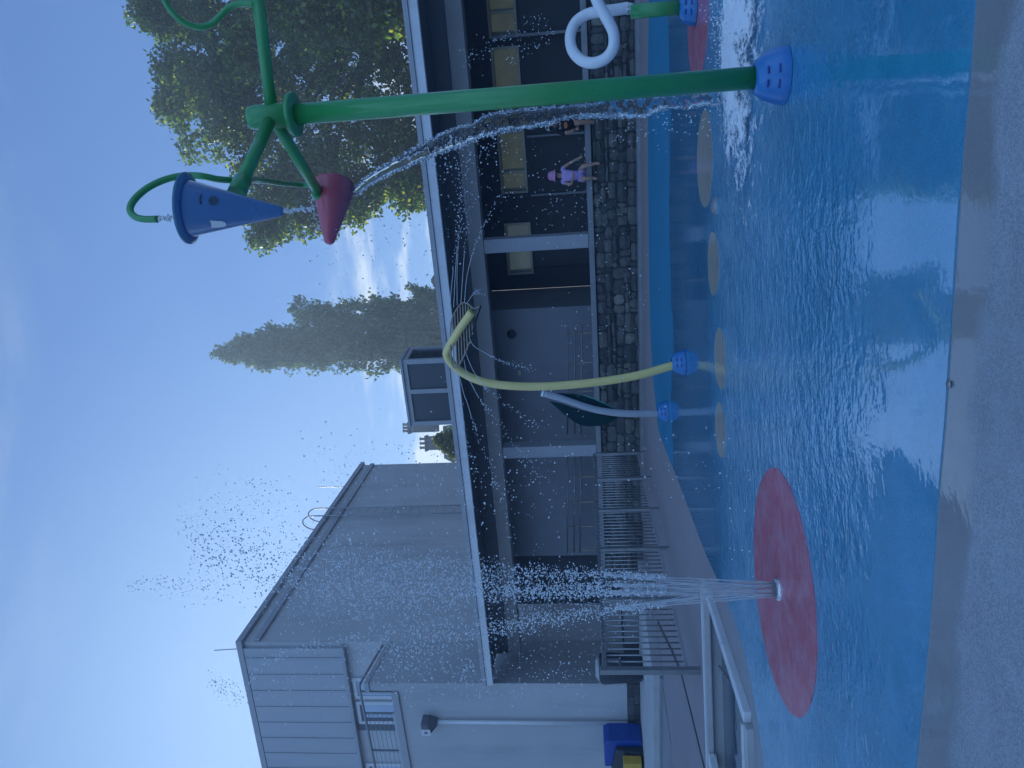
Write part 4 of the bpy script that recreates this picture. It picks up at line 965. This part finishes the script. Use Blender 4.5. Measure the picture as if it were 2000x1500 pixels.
for sg in (-1, 1):
    mb = MB(); mb.tube([hd + fe * sg * .062 - up * .02, hd + fe * sg * .066 - up * .07 + out_ * .01, hd + fe * sg * .055 - up * .13 + out_ * .03], [.014, .013, .006], 8); mb.build('pigtail', M['hair'], hair)
mb = MB(); mb.lathe([(.0, .115), (.035, .112), (.066, .095), (.080, .06), (.085, .02), (.088, .012), (.108, -.012), (.112, -.018), (.106, -.012), (.082, .014)], hd + up * .022, up, 24); mb.build('hat', M['pink'], ch)
P_ = PT(1131, 306, .06); P_.z = .905
# pair of sandals beside the child
t = thing('sandals', 'pair of small pale sandals on the coping beside the child in pink', 'sandals', P_)
for k in range(2):
    o_ = P_ + fe * (.02 + .10 * k) + fb * (.03 * k); mb = MB(); mb.prism([o_ + fe * (math.cos(q) * .035) + out_ * (math.sin(q) * .085) for q in [2 * PI * i / 14 for i in range(14)]], up * .016); s1 = mb.build('sole', M['white_rubber'], t)
    mb = MB(); mb.tube(spline([o_ - fe * .033 + up * .014, o_ - fe * .02 + up * .045, o_ + fe * .02 + up * .045, o_ + fe * .033 + up * .014], 5), .009, 8); mb.build('strap', M['sandal'], s1)
# older child in black behind the stream
hipc = PT(1120, 238, .10); hipc.z = .975; L = FP((hipc - FA).dot(fe), .1, .9)
bo2 = thing('person', 'person in a black printed T-shirt and white cap sitting partly behind the pouring water', 'person', L)
nk = PT(1088, 243, .04); hd = PT(1076, 245, -.02); chest = PT(1101, 244, .06); belly = PT(1113, 241, .10)
rs, ls = PT(1093, 230, .06), PT(1093, 258, .05)
re, le = PT(1110, 222, -.02), PT(1111, 259, -.02)
rw, lw = PT(1122, 234, -.22), PT(1123, 253, -.16)
rh, lh = hipc + fe * .07, hipc - fe * .07
rk, lk = PT(1124, 224, -.28), PT(1125, 239, -.30)
ra, la_ = PT(1160, 222, -.20), PT(1160, 238, -.20)
vs = [(hipc, .09), (belly, .088), (chest, .09), (nk, .038), (hd, (.070, .074)), (rs, .042), (re, .032), (rw, .022), (ls, .042), (le, .032), (lw, .022), (rh, .07), (rk, .05), (ra, .031), (lh, .07), (lk, .05), (la_, .031)]
for q, an in ((13, ra), (16, la_)):
    i = len(vs); vs += [(an + out_ * .05 - up * .035, .025), (an + out_ * .11 - up * .045, .018)]
es = [(0, 1), (1, 2), (2, 3), (3, 4), (2, 5), (5, 6), (6, 7), (2, 8), (8, 9), (9, 10), (0, 11), (11, 12), (12, 13), (0, 14), (14, 15), (15, 16), (13, 17), (17, 18), (16, 19), (19, 20)]
hand(vs, es, 7, rw, (-fe * .7 - up * .2 + out_ * .3).normalized(), up, .95)
hand(vs, es, 10, lw, (out_ * .6 - up * .5 + fe * .2).normalized(), fe, .95)
skin('body', vs, es, M['skin_dark'], bo2, L)
v2 = [(hipc + up * .05, .105), (belly, .105), (chest, .104), (nk - up * .04, .06), (rs, .06), (rs.lerp(re, .7), .054), (ls, .06), (ls.lerp(le, .7), .054)]
sh = skin('shirt', v2, [(0, 1), (1, 2), (2, 3), (2, 4), (4, 5), (2, 6), (6, 7)], M['black_cotton'], bo2, L)
v2 = [(hipc, .105), (rh, .09), (rh.lerp(rk, .75), .076), (lh, .09), (lh.lerp(lk, .75), .076)]
skin('shorts', v2, [(0, 1), (1, 2), (0, 3), (3, 4)], M['black_cotton'], bo2, L)
face(bo2, hd, (out_ - up * .35).normalized(), (up + out_ * .35).normalized(), .078, M['skin_dark'])
mb = MB(); ct = chest + out_ * .108
for k in range(4):
    o_ = ct + fe * (-.05 + .032 * k) + up * .045; mb.bar(o_, o_ + up * .035, .007, .006, fb)
    if k % 2 == 0: mb.bar(o_ + up * .032, o_ + fe * .024 + up * .003, .007, .006, fb)
mb.build('chest_print', M['shirt_print'], sh)
mb = MB(); mb.prism([ct - up * .035 + fe * (.055 * math.cos(q)) + up * (.03 * math.sin(q)) for q in [2 * PI * i / 12 for i in range(12)]], out_ * .006); mb.build('chest_picture', M['orange_print'], sh)
mb = MB(); mb.sphere(hd + fb * .012, .082, 16, 10, (1, 1, 1.05), 0, PI * .6); mb.build('hair', M['hair'], bo2)
cpu = (up + out_ * .25).normalized()
mb = MB(); mb.sphere(hd + cpu * .02, .090, 18, 8, (1, 1, .95), 0, PI * .5); cap = mb.build('cap', M['white_cotton'], bo2)
mb = MB(); o_ = hd + cpu * .025; mb.prism([o_ + out_ * .075 - fe * .075, o_ + out_ * .15 - fe * .045 - up * .02, o_ + out_ * .165 - up * .025, o_ + out_ * .15 + fe * .045 - up * .02, o_ + out_ * .075 + fe * .075], up * .008); mb.build('visor', M['black_cotton'], cap)
gg = hd + cpu * .065 + out_ * .082
for sg in (-1, 1):
    mb = MB(); mb.sphere(gg + fe * sg * .03, .024, 12, 8, (1, .5, .8)); mb.build('goggle_lens', M['black_plastic'], cap)
for an in (ra, la_):
    mb = MB(); mb.sphere(an + out_ * .05 - up * .03, .042, 12, 8, (1, 1.6, .9)); mb.build('shoe', M['sandal'], bo2)
    mb = MB(); mb.sphere(an + out_ * .05 - up * .048, .040, 12, 6, (1, 1.7, .35)); mb.build('shoe_sole', M['white_rubber'], bo2)
mb = MB(); mb.tube([lw + fe * .0, lw + (lw - le).normalized() * .03], .030, 12); mb.build('wristband', M['sandal'], bo2)

# ------------------------------------------------------------------ trees
def leaf_cloud(mb, r, c, rad, n, size, sx=(1, 1, 1), updir=None):
    for _ in range(n):
        while True:
            q = Vector((r.uniform(-1, 1), r.uniform(-1, 1), r.uniform(-1, 1)))
            if q.length_squared <= 1: break
        p = Vector((c[0] + q.x * rad * sx[0], c[1] + q.y * rad * sx[1], c[2] + q.z * rad * sx[2]))
        d = Vector((r.gauss(0, 1), r.gauss(0, 1), r.gauss(0, 1) - .35))
        if updir: d = Vector((r.gauss(0, .5), r.gauss(0, .5), abs(r.gauss(.8, .4))))
        d.normalize(); a = d.orthogonal().normalized(); a.rotate(__import__('mathutils').Quaternion(d, r.uniform(0, 6.28)))
        l = size * r.uniform(.7, 1.3); w_ = l * r.uniform(.26, .36)
        mb.add([p, p + d * l * .45 + a * w_, p + d * l, p + d * l * .45 - a * w_], [(0, 1, 2, 3)])
r = random.Random(21)
Yt = 25.0; trunk = DY(1000, -40, Yt); trunk.z = 0
t = thing('broadleaf_tree', 'large dense broadleaf tree rising behind the pavilion roof', 'tree', trunk)
lobes = [(400, 60, 100, 0), (425, 205, 118, -1), (530, 120, 165, 0), (560, 290, 150, 0), (630, 360, 95, .5), (560, 395, 78, 0), (520, 440, 42, 0), (640, 400, 50, .5), (700, 300, 115, 0), (700, 100, 165, -1), (785, 240, 85, 0), (780, 345, 62, 1), (820, 370, 45, 1), (325, -5, 82, 0), (352, 150, 50, 0), (335, 200, 25, 0), (640, -90, 200, 0), (450, -120, 190, 0), (790, 20, 100, -1), (690, 395, 50, .5), (860, 180, 120, 0), (860, 330, 80, 0), (620, 12, 50, -6.5), (700, -5, 60, -6.5), (560, 10, 32, -6.5), (760, 5, 34, -6.5), (480, 100, 26, -6), (300, 8, 34, -3)]
cm_ = MB()
for (x_, y_, rp, dy) in lobes:
    c = DY(x_, y_, Yt + dy); rad = rp * Yt / 1450
    ncl = int(24 + 10.5 * rad * rad)
    for _ in range(ncl):
        q = Vector((r.gauss(0, 1), r.gauss(0, 1), r.gauss(0, 1))).normalized() * rad * (r.random() ** .38)
        cc_ = c + Vector((q.x, q.y * .9, q.z)); cr = r.uniform(.24, .62)
        leaf_cloud(cm_, r, cc_, cr, int(86 * cr / .45), .165, (1, 1, .75))
cm_.build('crown', M['leaf'], t)
mb = MB(); tz = 4.5
mb.tube(spline([trunk, trunk + Vector((.1, 0, 2)), trunk + Vector((-.1, .1, tz)), trunk + Vector((.2, 0, 8)), trunk + Vector((0, .1, 11.5))], 6), [.42 - .011 * i for i in range(25)], 12)
for (x_, y_, rp, dy) in lobes[:16]:
    e_ = DY(x_, y_, Yt + dy); s0 = trunk + Vector((0, 0, r.uniform(3.5, min(9, max(4, e_.z - 1))))); mid = s0.lerp(e_, .5) + Vector((r.gauss(0, .4), r.gauss(0, .4), .4))
    sp_ = spline([s0, mid, e_], 6); mb.tube(sp_, [.16 - .011 * i for i in range(len(sp_))], 8)
mb.build('trunk', M['bark'], t)
# poplar
r = random.Random(33); Yq = 46.0; base = DY(1100, 650, Yq); base.z = 0
t = thing('poplar_tree', 'tall narrow poplar with upswept branches beside the roof lantern', 'tree', base)
prof = [(418, 688, 692), (440, 676, 700), (470, 662, 706), (505, 650, 728), (540, 628, 725), (560, 605, 733), (600, 592, 728), (640, 588, 722), (680, 578, 726), (720, 568, 726), (760, 562, 722), (800, 558, 720), (840, 556, 715), (880, 560, 712), (930, 570, 700), (980, 600, 680)]
def pr(x_):
    for (xa, a0, b0), (xb, a1, b1) in zip(prof, prof[1:]):
        if xa <= x_ <= xb:
            u_ = (x_ - xa) / (xb - xa); return a0 + (a1 - a0) * u_, b0 + (b1 - b0) * u_
    return prof[-1][1:]
cm_ = MB(); tb = MB()
ptop = DY(440, 690, Yq)
for k in range(92):
    x1 = 424 + (930 - 424) * (k / 91) ** .9 + r.uniform(-8, 8); a_, b_ = pr(max(419, x1)); q = r.uniform(-1, 1); q = math.copysign(abs(q) ** .55, q)
    yc = (a_ + b_) / 2; w_ = (b_ - a_) / 2; hw = w_ * Yq / 1450
    e_ = DY(x1, yc + q * w_ * r.uniform(.72, 1.04), Yq + r.uniform(-1, 1) * hw * math.sqrt(max(.08, 1 - q * q)))
    ln = r.uniform(3.2, 6.5); zb = max(.5, e_.z - ln); sb = base.lerp(ptop, min(.95, zb / ptop.z))
    mid = sb.lerp(e_, .45); mid = mid + (Vector((e_.x, e_.y, mid.z)) - mid) * .35
    pth = spline([sb, mid, e_], 7); tb.tube(pth, [.07 - .0045 * i_ for i_ in range(len(pth))], 5)
    for i_ in range(4, len(pth)):
        fr = i_ / (len(pth) - 1); cr = r.uniform(.26, .72) * (1.2 - .5 * fr)
        for _ in range(2):
            cj = pth[i_] + Vector((r.gauss(0, .28), r.gauss(0, .28), r.gauss(0, .2))) * (1.3 - .6 * fr)
            leaf_cloud(cm_, r, cj, cr, 31, .24, (.8, .8, 1.3), True)
cm_.build('crown', M['poplar_leaf'], t)
top = DY(440, 690, Yq)
tb.tube(spline([base, base.lerp(top, .3), base.lerp(top, .6), top], 6), [.45 - .022 * i for i in range(19)], 10)
for k in range(34):
    u_ = r.uniform(.1, .85); s0 = base.lerp(top, u_); q = r.uniform(0, 6.28); ln = (1 - u_) * 7 + 1.5
    e_ = s0 + Vector((math.cos(q) * ln * .26, math.sin(q) * ln * .26, ln)); tb.tube([s0, s0.lerp(e_, .5) + Vector((math.cos(q), math.sin(q), 0)) * .25, e_], [.10, .06, .02], 6)
tb.build('trunk', M['bark'], t)
# shrub on the rising ground beyond the roof
r = random.Random(8); c0 = DY(880, 865, 33); c0.z = 0
t = thing('shrub', 'yellowish green shrub between the roof lantern and the tall side wall', 'shrub', c0)
cm_ = MB()
for (x_, y_, rp) in ((876, 862, 20), (880, 885, 16), (870, 852, 14), (862, 872, 12), (900, 865, 30), (920, 880, 30), (848, 858, 6)):
    c = DY(x_ + 9, y_, 33); rad = rp * .8 * 33 / 1450
    for _ in range(int(24 + 30 * rad)):
        q = Vector((r.gauss(0, 1), r.gauss(0, 1), r.gauss(0, 1))).normalized() * rad * r.random() ** .5
        leaf_cloud(cm_, r, c + q, .22, 26, .13)
cm_.build('foliage', M['bush_leaf'], t)
mb = MB(); mb.tube([c0, c0 + Vector((.1, 0, 2.5)), DY(890, 866, 33)], [.12, .1, .05], 8); mb.build('stem', M['bark'], t)
# far houses
Yh = 42; b0 = DY(900, 866, Yh); 
t = thing('far_house', 'distant house with dark slate roof and pots on its chimney', 'building', (b0.x, b0.y, 0))
xl, xr = DY(868, 905, Yh).x, DY(868, 838, Yh).x; zr, ze = DY(846, 866, Yh).z, DY(884, 866, Yh).z
mb = MB(); mb.hexa([Vector((xl, Yh, ze)), Vector((xr, Yh, ze)), Vector((xr, Yh + 7, ze)), Vector((xl, Yh + 7, ze)), Vector((xl, Yh + 3, zr)), Vector((xr, Yh + 3, zr)), Vector((xr, Yh + 3.6, zr)), Vector((xl, Yh + 3.6, zr))]); mb.build('roof', M['slate_roof'], t)
mb = MB(); mb.hexa([Vector((xl + .1, Yh + .2, 0)), Vector((xr - .1, Yh + .2, 0)), Vector((xr - .1, Yh + 6.8, 0)), Vector((xl + .1, Yh + 6.8, 0)), Vector((xl + .1, Yh + .2, ze - .003)), Vector((xr - .1, Yh + .2, ze - .003)), Vector((xr - .1, Yh + 6.8, ze - .003)), Vector((xl + .1, Yh + 6.8, ze - .003))]); mb.build('wall', M['house_render'], t)
def chimney(x0, x1, y0, y1, Y, npots):
    a_ = DY(x1, y1, Y); b_ = DY(x1, y0, Y); zt_ = DY(x0 + (x1 - x0) * .45, y0, Y).z
    mb = MB(); w_ = b_.x - a_.x; mb.obox(Vector((a_.x, Y, a_.z - 1.6)), Vector((w_, 0, 0)), Vector((0, .6, 0)), Vector((0, 0, zt_ - a_.z + 1.6)))
    mb.obox(Vector((a_.x - .08, Y - .08, zt_ + .003)), Vector((w_ + .16, 0, 0)), Vector((0, .76, 0)), Vector((0, 0, .10))); c = mb.build('chimney', M['slate_roof'], t)
    for k in range(npots):
        o_ = Vector((a_.x + w_ * (k + .5) / npots, Y + .3, zt_ + .1)); mb = MB(); mb.lathe([(.09, 0), (.075, .3), (.10, .32), (.10, .38), (.0, .38)], o_, n=12); mb.build('pot', M['pot'], c)
chimney(822, 845, 853, 879, Yh + 3.2, 3)
chimney(793, 806, 826, 845, Yh + 4.2, 3)
Yr = 36
t = thing('gabled_house', 'corner of a tan tiled gable showing beside the poplar', 'building', (DY(860, 555, Yr).x, Yr, 0))
pa, pb, pc = DY(845, 545, Yr), DY(862, 566, Yr), DY(862, 500, Yr)
mb = MB(); g1 = [DY(861, 574, Yr), DY(843, 549, Yr), DY(861, 524, Yr)]
g1 = [g1[0], DY(846, 548, Yr), g1[2]]
mb.prism([Vector((g1[0].x, Yr, g1[0].z - .6)), Vector((g1[2].x, Yr, g1[0].z - .6)), Vector((g1[2].x, Yr, g1[2].z)), g1[1], g1[0]], Vector((0, 6, 0))); mb.build('gable_wall', M['tile'], t)
mb = MB(); mb.obox(Vector((g1[0].x + .1, Yr + .1, 0)), Vector((g1[2].x - g1[0].x - .2, 0, 0)), Vector((0, 5.8, 0)), Vector((0, 0, g1[0].z - .603))); mb.build('wall', M['house_render'], t)
mb = MB()
for q0, q1 in ((g1[0], g1[1]), (g1[1], g1[2])): mb.bar(q0 + Vector((0, -.06, .06)), q1 + Vector((0, -.06, .06)), .1, .1)
mb.build('verge', M['slate_roof'], t)

# ------------------------------------------------------------------ fountain mist, and a thin volume imitating lens glare
Mh = bpy.data.materials.new('glare_veil'); Mh.use_nodes = True; nt = Mh.node_tree
for n_ in list(nt.nodes):
    if n_.type == 'BSDF_PRINCIPLED': nt.nodes.remove(n_)
vo = N(nt, 'ShaderNodeVolumePrincipled'); vo.inputs['Color'].default_value = (.54, .77, 1, 1); vo.inputs['Density'].default_value = .0045; vo.inputs['Anisotropy'].default_value = .35
nt.links.new(vo.outputs[0], [n_ for n_ in nt.nodes if n_.type == 'OUTPUT_MATERIAL'][0].inputs['Volume'])
mb = MB(); mb.obox(Vector((-260, -260, -1.2)), Vector((520, 0, 0)), Vector((0, 520, 0)), Vector((0, 0, 29)))  # bluish volume added to imitate the veil of sun glare
tag(mb.build('glare_veil', Mh), None, None, kind='stuff')

Mm = bpy.data.materials.new('spray_mist'); Mm.use_nodes = True; nt = Mm.node_tree
for n_ in list(nt.nodes):
    if n_.type == 'BSDF_PRINCIPLED': nt.nodes.remove(n_)
vo = N(nt, 'ShaderNodeVolumePrincipled'); vo.inputs['Color'].default_value = (.95, .97, 1, 1); vo.inputs['Density'].default_value = .10; vo.inputs['Anisotropy'].default_value = .3
nt.links.new(vo.outputs[0], [n_ for n_ in nt.nodes if n_.type == 'OUTPUT_MATERIAL'][0].inputs['Volume'])
mb = MB()
for k_, (rb, rt3, ht3) in enumerate(((.10, .34, 2.5), (.07, .22, 2.0))):
    mb.lathe([(.0, .25), (rb, .27), (rb * 1.6, .8), (rt3 * .8, 1.5), (rt3, ht3), (rt3 * .6, ht3 + .4), (0, ht3 + .5)], n0 + Vector((-.03, 0, 0)), n=24)
tag(mb.build('spray_mist', Mm), 'faint white mist hanging round the tall fountain', 'water', kind='stuff')
